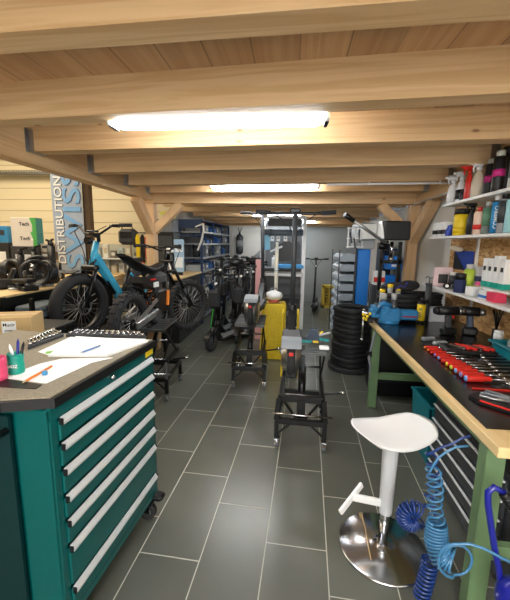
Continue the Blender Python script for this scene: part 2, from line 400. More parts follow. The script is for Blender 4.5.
# ================================================================== teal cabinet, near left
cab = T('tool_cabinet', 'teal steel roller tool cabinet with seven chrome-handled drawers and a cork-grey top', 'tool cabinet', (-.70, 1.645, 0), R(-4.5))
W = .695; D = .84   # along y (drawers) and x
MB().box((-.005 - D / 2, -W / 2, .545), (D - .03, W - .03, .80)).box((-.07, -W + .006, .53), (.135, .012, .82), .004).box((-.04 , -.006, .53), (.08, .012, .82)).box((-.006, -.012, .53), (.012, .024, .82)).box((-.006, -W + .014, .53), (.012, .028, .82)).box((-.006, -W / 2, .132), (.014, W, .03)).box((-.006, -W / 2, .925), (.016, W, .045)).o('body', TEAL, cab)
MB().prism([(-D, 0), (0, 0), (0, -W), (-.14, -W - .06), (-D, -W - .065)], (0.012, .01, .947), (1, 0, 0), (0, 1, 0), (0, 0, .033)).o('top_edge', BLK, cab)
MB().prism([(-D + .01, -.012), (-.014, -.012), (-.014, -W), (-.145, -W - .048), (-D + .01, -W - .05)], (0.012, .01, .9795), (1, 0, 0), (0, 1, 0), (0, 0, .0055)).o('worktop', mat('speckled cork top', (142, 132, 112), .7, noise=.55, nscale=160), cab)
hz = [.905, .845, .755, .665, .575, .475, .325]
ztop = [.90, .815, .725, .635, .545, .445, .305]; bot = [.825, .735, .645, .555, .455, .315, .150]
zz = [.905, .813, .719, .617, .522, .421, .252, .150]
for i in range(7):
    z1 = zz[i]; z0 = zz[i + 1] + .004
    d = MB().box((.001, -W / 2, (z0 + z1) / 2 - .006), (.012, W - .06, (z1 - z0) - .018), .003).o('drawer', TEAL, cab)
    h = MB().prism([(0, 0), (.004, 0), (.015, -.016), (.015, -.024), (0, -.024)], (.007, -W + .032, z1), (1, 0, 0), (0, 0, 1), (0, W - .064, 0)).o('handle', mat('satin aluminium', (222, 226, 226), .3, .35), d)
    MB().box((.014, -W + .030, z1 - .014), (.014, .005, .022)).o('handle_end', BLK, d); MB().box((.014, -.030, z1 - .014), (.014, .005, .022)).o('handle_end', BLK, d)
b = MB().box((.004, -.045, .928), (.003, .07, .026)).o('badge', YEL, cab)
text('WERKZEUG', .011, BLK, b, (.0065, -.045, .928), (PI / 2, 0, PI / 2)) if False else None
MB().cyl((0, -W + .33, .927), (.016, -W + .33, .927), .009, seg=12).box((.018, -W + .33, .927), (.006, .003, .014)).o('lock', CHR, cab)
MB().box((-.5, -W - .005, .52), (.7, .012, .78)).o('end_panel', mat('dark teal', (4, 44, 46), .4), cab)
MB().tube([(-.16, -W - .01, .86), (-.16, -W - .07, .86), (-.62, -W - .07, .86), (-.62, -W - .01, .86)], .012, 10).o('push_handle', BLKM, cab)
MB().box((.02, -.03, .115), (.06, .06, .03), .01).o('bumper', BLK, cab); MB().box((.02, -W + .03, .115), (.05, .05, .03), .01).o('bumper', BLK, cab)
for x, y in ((-.03, -.06), (-.03, -W + .06), (-D + .08, -.06), (-D + .08, -W + .06)):
    c = MB().box((x, y, .098), (.07, .05, .012)).box((x, y - .022, .07), (.04, .004, .05)).box((x, y + .022, .07), (.04, .004, .05)).o('caster', BLKM, cab)
    MB().cyl((x, y - .016, .046), (x, y + .016, .046), .046, seg=24).o('wheel', RUB, c)
    MB().cyl((x, y - .019, .046), (x, y + .019, .046), .026, seg=16).o('wheel_hub', STEEL, c)
TZ = .9860
# papers
def sheet(label, pts, z, th=.002, m=PAPER, name='paper_sheet', cat='paper', curl=0):
    c = sum((Vector(p) for p in pts), Vector()) / len(pts); c.z = z
    o = MB().prism([(p[0] - c.x, p[1] - c.y) for p in pts], (0, 0, 0), (1, 0, 0), (0, 1, 0), (0, 0, th)).o(name, m, None, c)
    return tag(o, label, cat)
q = lambda *a: [atZ(x, y, TZ) for x, y in a]
sheet('lower-left white sheet on teal cabinet under the yellow pencil', q((2, 378), (46, 384), (92, 363), (113, 358), (62, 359), (40, 364)), TZ)
n_ = sheet('thick white notepad under the blue pen on the teal cabinet', q((48, 357), (107, 357), (148, 342), (92, 339), (76, 338)), TZ, .010)
sheet('white sheet with green patch at the rear of the teal cabinet', q((38, 352), (50, 356), (75, 341), (73, 336)), TZ, .0015)
sheet('top white leaf overlapping the notepad edge', q((60, 352), (100, 354), (146, 341), (96, 340)), TZ + .0102, .001)
def rodthing(name, label, cat, p0, p1, r, m, tip=None, tipm=None, flat=False):
    p0 = Vector(p0); p1 = Vector(p1); t = T(name, label, cat, p0); d = p1 - p0
    MB().cyl((0, 0, 0), d * .88, r, seg=10 if not flat else 6).o('barrel', m, t)
    MB().cyl(d * .88, d, r, r * .15, seg=10).o('tip', tipm or BLK, t)
    if tip: MB().cyl(-d * .06, (0, 0, 0), r * 1.02, seg=10).o('end', tip, t)
    return t
a = atZ(22, 383, TZ + .007); b = atZ(50, 367, TZ + .007); rodthing('pencil', 'yellow wooden pencil lying on white sheet', 'pencil', b, a, .0042, ORG, ORG, CARD, True)
a = atZ(80, 353, TZ + .018); b = atZ(99, 346, TZ + .018); rodthing('ballpoint_pen', 'light blue ballpoint pen lying on the notepad', 'pen', b, a, .004, col(96, 130, 180), CHR, STEEL)
p = atZ(45, 375, TZ + .0022); tag(MB().box((0, 0, .008), (.016, .013, .016), .002).o('eraser', col(70, 150, 200), None, p), 'small light blue eraser block beside the pencil', 'eraser')
p = atZ(55, 352, TZ + .002); tag(MB().box((0, 0, .0015), (.07, .028, .003), .001, (0, 0, .5)).o('sticky_note', col(120, 190, 60), None, p), 'green sticky strip on rear sheet', 'note')
sheet('black flat tray under the sheet at the cabinet corner', q((0, 381), (2, 379), (42, 385), (36, 389), (0, 387)), TZ - .0003, .0022, BLK, 'black_tray', 'tray')
# cups at left edge
def cup(px, py, w, h, m, label, txt=None):
    p = atZ(px, py, TZ); t = T('pen_cup', label, 'cup', p)
    r = w
    pr = [(r * .8, 0), (r * .93, .003), (r, h * .2), (r * .93, h * .23), (r * .97, h * .5), (r * .9, h * .53), (r, h * .8), (r * .96, h), (r * .86, h), (r * .82, .01)]
    MB().lathe(pr, seg=24).o('cup_body', m, t)
    if txt: text(txt, .016, WHT, t, (r * .99 * math.sin(.35), -r * 1.01, h * .45), (PI / 2, 0, .2))
    return t, p
TURQ = col(0, 150, 130)
t1, pc = cup(17, 373, .028, .078, TURQ, 'turquoise ribbed pen cup with pens on the teal cabinet', 'HOZ')
t2, pp = cup(0, 380, .026, .085, col(214, 70, 110), 'pink ribbed pot cut by the left picture edge')
for i, (dx, dy, m, l) in enumerate(((.008, .0, col(30, 40, 130), 'dark blue marker standing in turquoise cup'), (.016, .004, BLK, 'black marker leaning right in turquoise cup'), (-.01, .004, WPL, 'white pen leaning left in turquoise cup'))):
    p0 = pc + Vector((dx * .3, dy, .012)); p1 = pc + Vector((dx * 2.3, dy, .135 - .012 * i))
    rodthing('marker_pen', l, 'pen', p0, p1, .005, m, None, m)
# tray of sockets and wrenches along the far edge of the cabinet top
def tooltray(label, c4, n, seed):
    r2 = random.Random(seed); pts = [atZ(x, y, TZ) for x, y in c4]; t = T('socket_tray', label, 'tool tray', pts[0]); o = pts[0]
    MB().prism([((p - o).x, (p - o).y) for p in pts], (0, 0, 0), (1, 0, 0), (0, 1, 0), (0, 0, .014)).o('tray', DGRY, t)
    for i in range(n):
        u = (i + .5) / n; v0 = .15 + .1 * r2.random(); v1 = .85 - .1 * r2.random()
        a = pts[0].lerp(pts[1], u) .lerp(pts[3].lerp(pts[2], u), v0) - o; b = pts[0].lerp(pts[1], u).lerp(pts[3].lerp(pts[2], u), v1) - o
        a.z = b.z = .019; mb = MB()
        mb.bar(a, b, .006, .005); mb.cyl(a + Vector((0, 0, -.003)), a + Vector((0, 0, .006)), .009, seg=10); mb.cyl(b + Vector((0, 0, -.003)), b + Vector((0, 0, .006)), .011, seg=10)
        mb.o('spanner', CHR, t)
    return t
tooltray('dark foam tray of chrome spanners along the far rim of the teal cabinet', [(66, 337), (147, 339), (140, 335.5), (76, 333)], 13, 3)
tooltray('black tray of small spanners and sockets behind the turquoise cup', [(28, 350), (64, 336.5), (52, 331), (28, 343)], 9, 4)
# ================================================================== stool
st = T('bar_stool', 'white saddle-seat swivel stool on a round chrome base plate', 'stool', (.49, 1.555, 0), R(20))
MB().lathe([(.206, 0), (.212, .004), (.212, .010), (.205, .014), (.06, .018), (.035, .024), (.03, .03)], seg=64).o('base_plate', CHR, st)
MB().cyl((0, 0, .02), (0, 0, .30), .022, seg=24).o('gas_lift', CHR, st)
MB().lathe([(.03, .195), (.031, .205), (.037, .545), (.05, .575), (.05, .585)], seg=28).o('column', mat('light grey lacquer', (206, 208, 211), .35), st)
_i = Matrix.Rotation(R(-20), 3, 'Z'); _o = Vector((.49, 1.555, 0))
fl = _i @ (atY(340, 513, 1.50) - _o); fu = _i @ (atY(362, 484, 1.60) - _o)
fa = MB().bar((-.01, 0, .245), fl.lerp(fu, .55), .022, .036, .005).bar(fl, fu, .014, .036, .004).o('footrest', WPL, st)
mb = MB(); nx, ny = 22, 14; top = []; bt = []
for j in range(ny + 1):
    rowt = []; rowb = []
    for i in range(nx + 1):
        u = -1 + 2 * i / nx; v = -1 + 2 * j / ny
        # superellipse outline, rectangular parameters mapped to disc
        x = u * math.sqrt(1 - v * v * .42); y = v * math.sqrt(1 - u * u * .42)
        X = x * .152 / .76 + .004; Y = y * (.098 + .012 * (abs(x))) / .76 - .01 * (1 - abs(x))
        z = .630 + .034 * (abs(x) ** 2.0) / .64 * .75 - .012 * (1 - y * y) - .02 * max(0, -y) ** 2
        e = max(abs(u), abs(v))
        rowt.append(mb.bm.verts.new((X, Y, z))); rowb.append(mb.bm.verts.new((X * (1 - .09 * e), Y * (1 - .09 * e), z - .014 - .028 * (1 - e ** 2.5))))
    top.append(rowt); bt.append(rowb)
for j in range(ny):
    for i in range(nx):
        mb._f([top[j][i], top[j][i + 1], top[j + 1][i + 1], top[j + 1][i]], True); mb._f([bt[j][i], bt[j + 1][i], bt[j + 1][i + 1], bt[j][i + 1]], True)
for i in range(nx):
    mb._f([top[0][i], bt[0][i], bt[0][i + 1], top[0][i + 1]], True); mb._f([top[ny][i], top[ny][i + 1], bt[ny][i + 1], bt[ny][i]], True)
for j in range(ny):
    mb._f([top[j][0], top[j + 1][0], bt[j + 1][0], bt[j][0]], True); mb._f([top[j][nx], bt[j][nx], bt[j + 1][nx], top[j + 1][nx]], True)
mb.o('seat', WPL, st)
z = atZ(362, 516, .018); z2 = atZ(371, 560, .018)
tag(MB().tube([(0, 0, 0), (z2 - z) * .3 + Vector((.003, .0, 0)), (z2 - z) * .7, (z2 - z)], .0022, 6).tor(Vector((-.004, .012, 0)), (0, 0, 1), .009, .002, 14, 6).o('cable_tie', CARD, None, z + Vector((0, 0, .001))), 'thin beige cord lying across the stool base plate', 'cord')
# ================================================================== workbench on the right
BZ = .815
wb = T('workbench', 'long workbench with plywood edge and green steel legs along the right wall', 'workbench', (.712, 1.18, 0))
MB().box((.40, 1.0, BZ - .022), (.80, 2.06, .040), .003).o('bench_top', PLY, wb)
MB().box((.41, 1.06, BZ - .0005), (.77, 1.93, .003)).o('rubber_mat', mat('black bench mat', (13, 13, 14), .22, noise=.2, nscale=5), wb)
for y in (.10, 1.93):
    for x in (.06, .73):
        MB().box((x, y, .387), (.07, .06, .772), .004).o('leg', GREEN, wb)
    MB().box((.40, y, .30), (.62, .035, .06), .003).o('cross_rail', GREEN, wb)
MB().box((.73, 1.02, .20), (.04, 1.78, .06), .003).o('long_rail', GREEN, wb)
MB().box((.06, 1.02, .745), (.04, 1.78, .05), .003).o('top_rail', GREEN, wb)
# gray drawer unit under bench
du = T('drawer_unit', 'dark grey drawer unit with pale handle rails under the workbench', 'drawer unit', (.93, 1.42, 0))
MB().box((.29, .38, .27), (.55, .78, .50), .005).o('body', mat('graphite steel', (38, 40, 43), .45), du)
for i in range(5):
    d = MB().box((.010, .38, .075 + .095 * i), (.014, .74, .085), .003).o('drawer', mat('graphite drawer', (52, 54, 57), .35), du)
    MB().box((-.004, .38, .112 + .095 * i), (.014, .74, .009), .003).o('handle', mat('pale rail', (216, 218, 218), .4), d)
for x in (.05, .53):
    for y in (.05, .71): MB().box((x, y, .01), (.05, .05, .02)).o('foot', BLK, du)
# teal bins under bench
def crate(label, loc, w, l, h, m, rz=0):
    t = T('plastic_crate', label, 'crate', loc, rz); mb = MB()
    mb.box((0, 0, .004), (w - .05, l - .05, .008))
    for s in (-1, 1):
        mb.box((s * (w / 2 - .012), 0, h / 2), (.008, l - .03, h), 0, (0, s * .07, 0)); mb.box((0, s * (l / 2 - .012), h / 2), (w - .03, .008, h), 0, (-s * .07, 0, 0))
    mb.o('tub', m, t)
    r = MB()
    for s in (-1, 1): r.box((s * w / 2, 0, h), (.03, l + .02, .012), .004); r.box((0, s * l / 2, h), (w + .02, .03, .012), .004)
    r.o('rim', m, t); return t
crate('teal plastic bin standing under the bench behind the stool seat', (1.12, 2.42, 0), .36, .34, .42, TEALD)
p = T('hand_pump', 'black hand pump leaning in the teal bin', 'pump', (1.06, 2.36, .30))
MB().cyl((0, 0, 0), (-.02, -.16, .12), .016).o('barrel', BLK, p); MB().cyl((-.02, -.16, .12), (-.024, -.185, .139), .022).o('knob', BLKM, p)
# vise
vs = T('bench_vise', 'blue bench vise bolted to the far left corner of the workbench', 'vise', (.82, 3.05, BZ + .001))
MB().lathe([(.085, 0), (.088, .012), (.07, .02), (.055, .04), (.06, .055)], (.03, 0, 0)).box((.06, 0, .075), (.14, .10, .06), .015).box((.0, 0, .115), (.06, .14, .07), .015).box((.165, 0, .075), (.20, .075, .085), .012).box((.03, 0, .07), (.17, .12, .12), .015).box((.12, 0, .06), (.10, .08, .04), .01).o('body', VISE, vs)
MB().box((-.11, 0, .085), (.055, .10, .08), .014).box((-.10, 0, .125), (.04, .14, .05), .012).tube([(-.09, 0, .07), (-.06, 0, .15), (-.02, 0, .17), (.04, 0, .15)], .02, 10).box((-.05, 0, .06), (.12, .045, .04), .008).o('front_jaw', VISE, vs)
MB().cyl((-.20, 0, .075), (-.11, 0, .075), .013).cyl((-.185, 0, .075), (-.185, 0, -.16), .0075, seg=12).ball((-.185, 0, -.16), .012).ball((-.185, 0, .105), .012).o('spindle_bar', CHR, vs)
MB().box((.045, 0, .152), (.012, .13, .02)).o('jaw_plate', STEEL, vs); MB().box((-.078, 0, .152), (.012, .13, .02)).o('jaw_plate', STEEL, vs)
MB().box((.19, -.040, .065), (.12, .004, .010)).o('red_stripe', col(160, 30, 40), vs)
c = T('hex_key_cluster', 'cluster of small yellow knobs on holder left of the blue vise', 'tool holder', (.655, 3.02, BZ + .001))
MB().box((.03, 0, .02), (.05, .06, .04), .005).o('holder', BLK, c)
for i, (x, z) in enumerate(((-.03, .045), (.0, .06), (-.035, .075), (.02, .085), (-.01, .03))): MB().cyl((.02, .0, z * .6 + .01), (x, -.03, z), .004).ball((x, -.034, z), .012).o('yellow_knob', YEL, c)
for i, (x, h, l) in enumerate(((.90, .40, 'grey belt strap hanging from the bench corner beneath the vise'),)):
    s = T('hanging_strap', l, 'strap', (.715, 2.93, BZ - .06))
    MB().tube([(0, 0, 0), (-.008, 0, -.06), (-.02, .02, -.16), (-.035, .01, -.22), (-.02, 0, -.30), (-.022, .01, -.44)], .011, 6, rs=[.008, .012, .010, .014, .010, .006]).o('strap', GRY, s)
    MB().box((-.03, .01, -.20), (.04, .02, .05), .006).o('clamp', BLKM, s)
# ---- generic containers
def can(label, loc, r, h, body, band=None, cap=None, name='spray_can', cat='spray can', txt=None, tm=None, group=None, capr=.8, capH=.16, lo=.25, hi=.8):
    t = T(name, label, cat, loc, 0, group); hb = h * (1 - capH)
    MB().lathe([(r * .95, 0), (r, .004), (r, hb - .012), (r * .8, hb)], seg=20).o('body', body, t)
    if band: MB().lathe([(r * 1.012, h * lo), (r * 1.012, h * hi)], seg=20).o('label_band', band, t)
    MB().lathe([(r * capr, hb - .001), (r * capr, h - .006), (r * capr * .85, h)], seg=18).o('cap', cap or BLK, t)
    if txt:
        d = Vector((-loc[0], -loc[1], 0)).normalized(); ang = math.atan2(d.y, d.x) + PI / 2
        o = text(txt, r * 1.15, tm or BLK, t, (d.x * (r * 1.02 + .001), d.y * (r * 1.02 + .001), h * (lo + hi) / 2), (PI / 2, -PI / 2, ang), .0012)
        o.rotation_euler = (Matrix.Rotation(ang, 3, 'Z') @ Matrix.Rotation(PI / 2, 3, 'X') @ Matrix.Rotation(PI / 2, 3, 'Z')).to_euler()
    return t
def trigger(label, loc, body, head, r=.042, h=.27, band=None, rz=PI):
    t = T('trigger_bottle', label, 'spray bottle', loc, rz)
    MB().lathe([(r * .9, 0), (r, .006), (r, h * .45), (r * .75, h * .62), (r * .38, h * .72), (r * .36, h * .78)], seg=20, sy=.8).o('bottle', body, t)
    if band: MB().lathe([(r * 1.02, h * .12), (r * 1.02, h * .42)], seg=20, sy=.82).o('label_band', band, t)
    MB().cyl((0, 0, h * .74), (0, 0, h * .84), r * .42).box((.012, 0, h * .92), (.075, .026, .04), .009).cyl((.045, 0, h * .93), (.068, 0, h * .93), .011).o('spray_head', head, t)
    MB().tube([(.03, 0, h * .88), (.042, 0, h * .80), (.036, 0, h * .70)], .006, 8).o('trigger', head, t); return t
def boxy(label, loc, d, m, rz=0, name='product_box', cat='box', stripe=None, group=None, txt=None, tm=None, ts=.03):
    t = T(name, label, cat, loc, rz, group)
    MB().box((0, 0, d[2] / 2), d, .002).o('carton', m, t)
    if stripe: MB().box((0, 0, d[2] * .3), (d[0] + .002, d[1] + .002, d[2] * .3)).o('printed_band', stripe, t)
    if txt: text(txt, ts, tm or BLK, t, (0, -d[1] / 2 - .002, d[2] * .62), (PI / 2, 0, 0))
    return t
# on the bench, far end
p = atZ(420, 322.5, BZ + .001)
can('yellow and black spray can standing alone on the bench by the vise', p, .034, .22, BLK, YEL, BLK, txt='WUR', tm=BLK, capr=.55, lo=.1, hi=.75)
p = atZ(427, 323, BZ + .001); can('slim black spray can just right of the yellow one', p + Vector((.02, .1, 0)), .026, .2, BLK, DGRY, BLK, capr=.6)
boxy('light grey carton on the bench between the spray can and the drill', atZ(440, 322, BZ + .001) + Vector((0, .06, 0)), (.19, .12, .12), col(214, 218, 222), .05)
for px, l in ((384, 'left one of two grey-capped cans behind the blue vise'), (394, 'right one of two grey-capped cans behind the blue vise')):
    p = atY(px, 300, 3.16); p.z = BZ + .001; can(l, p, .032, .24, DGRY, None, col(180, 180, 176), capr=.75, capH=.22)
# tyre coils lying on the back of the bench, on a low box
tb = T('bench_end_shelf', 'low black shelf unit past the end of the bench carrying black inner tubes', 'shelf', (1.16, 3.50, 0))
MB().box((0, 0, .42), (.66, .34, .82), .01).box((0, 0, .845), (.7, .38, .03), .005).o('body', BLKM, tb)
MB().box((0, -.172, .45), (.6, .006, .6)).o('front_panel', BLK, tb)
def coil(label, loc, Rr, r, n, m, tilt=(0, 0, 0), name='inner_tube_heap', cat='inner tubes'):
    t = T(name, label, cat, loc, tilt)
    for i in range(n):
        MB().tor((0.01 * math.sin(i * 2.1), .01 * math.cos(i * 1.7), r + i * r * 1.85), (0, 0, 1), Rr, r, 36, 8).o('tyre_ring', m, t)
    return t
coil('heap of coiled black tyres on the low shelf past the bench end', (1.06, 3.52, .862), .19, .022, 4, RUB)
coil('thin black inner tube coil leaning right on the low shelf', (1.33, 3.55, .862), .13, .017, 5, RUB)
bg = T('black_bag', 'slumped black bag with blue strap on the tyre heap behind the bench', 'bag', (1.05, 3.5, 1.035))
MB().ball((0, 0, .045), .17, .11, .045, 18).ball((.1, .02, .06), .1, .08, .05, 14).o('bag_body', RUB, bg)
MB().tube([(-.06, -.1, .03), (-.02, -.11, .07), (.02, -.10, .05), (.04, -.11, .10)], .006, 6).o('blue_strap', col(50, 50, 150), bg)
# boxy shelf block with black tube: floor pump head
p = atY(426, 300, 3.3); fp = T('pump_cylinder', 'upright dark grey pump cylinder with wire hook behind the spray can', 'pump', (p.x, 3.26, .862 - .0))
MB().cyl((0, 0, 0), (0, 0, .27), .027, seg=20).cyl((0, 0, .27), (0, 0, .285), .033, seg=20).o('cylinder', DGRY, fp)
MB().tube([(0, 0, .285), (.0, 0, .33), (.035, 0, .34), (.05, 0, .30)], .004, 6).tube([(0, 0, .33), (-.02, 0, .35), (-.035, 0, .33)], .004, 6).o('hook', BLKM, fp)
# cordless drill
p = atZ(452, 343, BZ + .001); dr = T('cordless_drill', 'black cordless drill standing upright on its battery on the bench', 'drill', (p.x + .07, p.y + .24, BZ + .001), R(8)); dr.scale = (.95, .95, .95)
MB().box((0, 0, .03), (.11, .075, .06), .012).o('battery', BLK, dr)
MB().bar((0, 0, .055), (-.012, 0, .165), .042, .048, .012).o('grip', DGRY, dr)
MB().cyl((-.10, 0, .195), (.06, 0, .195), .036, seg=20).cyl((-.125, 0, .195), (-.10, 0, .195), .026, .036, seg=20).o('motor_housing', BLK, dr)
MB().cyl((.06, 0, .195), (.085, 0, .195), .034, seg=20).cyl((.085, 0, .195), (.125, 0, .195), .024, .02, seg=20).cyl((.125, 0, .195), (.15, 0, .195), .018, .008).o('chuck', STEEL, dr)
MB().box((.032, 0, .145), (.012, .014, .03), .003).o('trigger', RED, dr)
p = atY(478, 320, 2.72); d2 = T('impact_driver', 'second black drill lying behind with chrome chuck pointing right', 'drill', (1.36, 2.72, BZ + .001), R(-20))
MB().box((0, 0, .03), (.10, .075, .06), .012).o('battery', BLK, d2); MB().bar((0, 0, .055), (-.01, 0, .15), .04, .045, .01).o('grip', mat('blue grey plastic', (48, 62, 80), .5), d2)
MB().cyl((-.09, 0, .18), (.05, 0, .18), .036, seg=20).o('motor_housing', BLK, d2); MB().cyl((.05, 0, .18), (.09, 0, .18), .03, .022, seg=18).o('chuck', STEEL, d2)
# red and black tool case
p = atZ(468, 356, BZ + .001)
tc_ = T('bit_case', 'open black case with red bit holders on the bench below the drill', 'tool case', (1.13, 2.27, BZ + .001), R(-4))
MB().box((0, 0, .012), (.30, .17, .024), .006).o('case', BLK, tc_)
for i in range(6): MB().box((-.06 + i * .034, -.01 + .006 * (i % 2), .031), (.024, .11, .015), .004, (0, 0, .5)).o('bit_holder', RED if i % 3 else CHR, tc_)
mb = MB()
for i in range(7): mb.bar((-.13, -.07 + i * .02, .026), (-.05, -.07 + i * .02 + .02, .030), .008, .006)
mb.o('bits', CHR, tc_)
for i, (x, y, l) in enumerate(((.98, 2.50, 'upper grey plastic clamp block behind the bit case'), (1.02, 2.40, 'lower pale clamp block next to the bit case'))):
    b = T('clamp_block', l, 'clamp', (x, y, BZ + .001), .3); MB().box((0, 0, .012), (.10, .035, .024), .006).o('block', CLEAR if i else GRY, b); MB().cyl((-.05, 0, .015), (.09, 0, .015), .005).o('screw', CHR, b)
# teal tray with frosted bag, right edge
c = crate('teal open bin holding a frosted plastic bag, at the right edge of the bench', (1.40, 2.14, BZ + .001), .22, .34, .07, TEALD)
tag(MB().ball((0, 0, .06), .085, .13, .065, 14).box((.02, .02, .07), (.10, .16, .08), .03, (.4, .2, .3)).o('plastic_bag', CLEAR, None, (1.40, 2.14, BZ + .012)), 'crumpled frosted plastic bag lying in the teal bin', 'plastic bag')
for px, l, m in ((489, 'small white cup behind the bench near the OSB wall', WPL),):
    can(l, (1.42, 2.46, BZ + .001), .03, .10, m, None, WPL, 'white_pot', 'pot', capr=1.0, capH=.1)
hk = T('small_plant_tools', 'bundle of thin black picks standing in a holder by the OSB wall', 'tool bundle', (1.49, 2.62, BZ + .001))
MB().cyl((0, 0, 0), (0, 0, .07), .025).o('holder', DGRY, hk)
for i in range(6):
    a = i * 1.05; MB().tube([(0, 0, .05), (.01 * math.cos(a), .02 * math.sin(a), .14), (.03 * math.cos(a), .05 * math.sin(a), .19 + .01 * i)], .004, 6).o('pick', BLKM, hk)
# screwdrivers: butt ends lie on a slanting line
A0 = atZ(425, 347, BZ + .012); A1 = atZ(466, 378, BZ + .02)
endc = [('orange', ORG), ('orange', ORG), ('red', RED), ('purple', col(130, 110, 180)), ('light blue', col(110, 160, 215)), ('red', RED), ('yellow', YEL), ('yellow-green', col(200, 210, 60)), ('light blue', col(120, 170, 220)), ('violet', col(140, 130, 190)), ('light blue', col(110, 160, 220))]
nS = 11
for i in range(nS):
    u = (i / (nS - 1)) ** 1.0; p = A0.lerp(A1, u); sz = .010 + .0075 * u ** 1.5 ; ln = .085 + .035 * u
    t = T('screwdriver', '%s red-handled screwdriver with %s butt, number counted from the far end of the row' % (('first', 'second', 'third', 'fourth', 'fifth', 'sixth', 'seventh', 'eighth', 'ninth', 'tenth', 'nearest and largest')[i], endc[i][0]), 'screwdriver', (p.x, p.y, BZ + .0012 + sz), R(4 + 3 * math.sin(i)), 'red-handled screwdrivers in a row')
    t['label'] = '%s red screwdriver of the row, %s butt cap' % (('farthest', 'second farthest', 'third farthest', 'fourth farthest', 'fifth farthest', 'middle', 'fifth nearest', 'fourth nearest', 'third nearest', 'second nearest', 'nearest and thickest')[i], endc[i][0])
    MB().lathe([(sz * .8, 0), (sz, .006), (sz, ln * .6), (sz * .72, ln * .78), (sz * .85, ln * .95), (sz * .5, ln)], axis=(1, 0, 0), seg=8).o('handle', RED, t)
    MB().lathe([(sz * .5, -.006), (sz * .78, -.003), (sz * .82, .001)], axis=(1, 0, 0), seg=12).o('butt_cap', endc[i][1], t)
    MB().cyl((ln, 0, 0), (ln + .11 + .04 * u, 0, -sz * .3), .003, seg=8).o('blade', CHR, t)
# combination spanners row to the right of the screwdrivers
B0 = atZ(472, 347, BZ + .006); B1 = atZ(508, 384, BZ + .006)
nW = 12
for i in range(nW):
    u = i / (nW - 1); p = B0.lerp(B1, u); L = .13 + .05 * u
    t = T('combination_spanner', '', 'spanner', (p.x + .01, p.y + .01, BZ + .0015), R(6), 'chrome spanners in a row beside the screwdrivers')
    t['label'] = '%s chrome spanner of the row right of the screwdrivers' % (('farthest', 'second farthest', 'third farthest', 'fourth farthest', 'fifth farthest', 'sixth farthest', 'sixth nearest', 'fifth nearest', 'fourth nearest', 'third nearest', 'second nearest', 'nearest')[i])
    MB().box((L / 2 + .01, 0, .004), (L, .008, .005), .002).o('shank', STEEL, t)
    MB().tor((0, 0, .005), (0, 0, 1), .010 + .003 * u, .0045, 16, 6).o('ring_end', CHR, t)
    MB().prism([(0, -.012), (.012, -.014), (.024, -.007), (.012, -.004), (.010, .004), (.022, .009), (.010, .014), (0, .011)], (L + .008, 0, .001), (1, 0, 0), (0, 1, 0), (0, 0, .007)).o('open_end', CHR, t)
# pliers in foam tray, near
p = atZ(498, 402, BZ + .002); pt = T('plier_tray', 'black foam tray with red rim line holding pliers at the right edge of the bench', 'tool tray', (.90, 1.51, BZ + .001), R(-4))
MB().prism([(-.10, .03), (-.085, -.03), (.0, -.10), (.30, -.12), (.30, .06), (-.05, .07)], (0, 0, 0), (1, 0, 0), (0, 1, 0), (0, 0, .012)).o('tray', BLK, pt)
MB().bar((-.08, -.03, .014), (.0, -.10, .014), .006, .006).bar((.0, -.10, .014), (.3, -.12, .014), .006, .006).o('red_rim', RED, pt)
for i, (dx, dy, a, m, l) in enumerate(((-.055, .03, -.55, ALU, 'grey-handled pliers crossing on the left of the foam tray'), (-.03, .045, -.7, GRY, 'second grey-handled pliers crossing over the first'), (.05, .0, .02, col(40, 90, 130), 'blue-handled pliers lying in middle of foam tray'), (.03, -.045, .0, GRY, 'grey side cutters lying at the front of the foam tray'))):
    v = T('pliers', l, 'pliers', (.90 + dx, 1.51 + dy, BZ + .0135 + (.009 if i == 1 else 0)), a)
    MB().tube([(0, .018, .006), (.05, .016, .006), (.10, .005, .006)], .006, 8).tube([(0, -.018, .006), (.05, -.016, .006), (.10, -.005, .006)], .006, 8).o('handles', m, v)
    MB().cyl((.108, 0, 0), (.108, 0, .013), .012).prism([(.1, -.010), (.15, -.003), (.15, .003), (.1, .010)], (0, 0, .002), (1, 0, 0), (0, 1, 0), (0, 0, .009)).o('jaws', STEEL, v)
tag(MB().bar((0, 0, .004), (.3, -.01, .004), .007, .007).o('red_rod', RED, None, atZ(472, 389, BZ + .0012)), 'thin red rod lying between nearest screwdriver and pliers', 'rod')
t = T('flat_chisel', 'small steel strip lying on bare plywood at the near bench corner', 'tool', (.86, 1.205, BZ - .0015), R(-3)); MB().box((.05, 0, .003), (.1, .014, .004), .001).o('blade', STEEL, t); MB().box((-.02, 0, .004), (.05, .018, .007), .002).o('grip', GRY, t)
# ================================================================== wall shelves
def shelf(label, y0, y1, z, depth=.22, x1=1.541, th=.02, brackets=()):
    t = T('wall_shelf', label, 'shelf', (x1, y0, z), 0)
    MB().box((-depth / 2, (y1 - y0) / 2, -th / 2), (depth, y1 - y0, th), .002).o('board', WHT, t)
    for yb in brackets:
        MB().box((-.008, yb - y0, -th - .08), (.014, .025, .16)).bar((-.01, yb - y0, -.15), (-depth + .05, yb - y0, -th - .004), .01, .02).o('bracket', WHT, t)
    return t
SX = 1.541
shelf('top white wall shelf holding white trigger bottles', 1.7, 3.16, 1.825, .30, brackets=(1.9,))
shelf('second white wall shelf holding yellow tub and spray cans', 1.7, 3.44, 1.565, .27, brackets=(1.9,))
shelf('lowest long white wall shelf just above the bench', 1.7, 3.50, 1.125, .28, brackets=(1.9,))
shelf('short white shelf riser above the lowest shelf at the right edge', 1.7, 2.62, 1.20, .20, th=.014, brackets=())
sw = T('shelf_upright', 'white slotted shelf upright fixed to OSB board', 'shelf upright', (1.537, 3.10, .86))
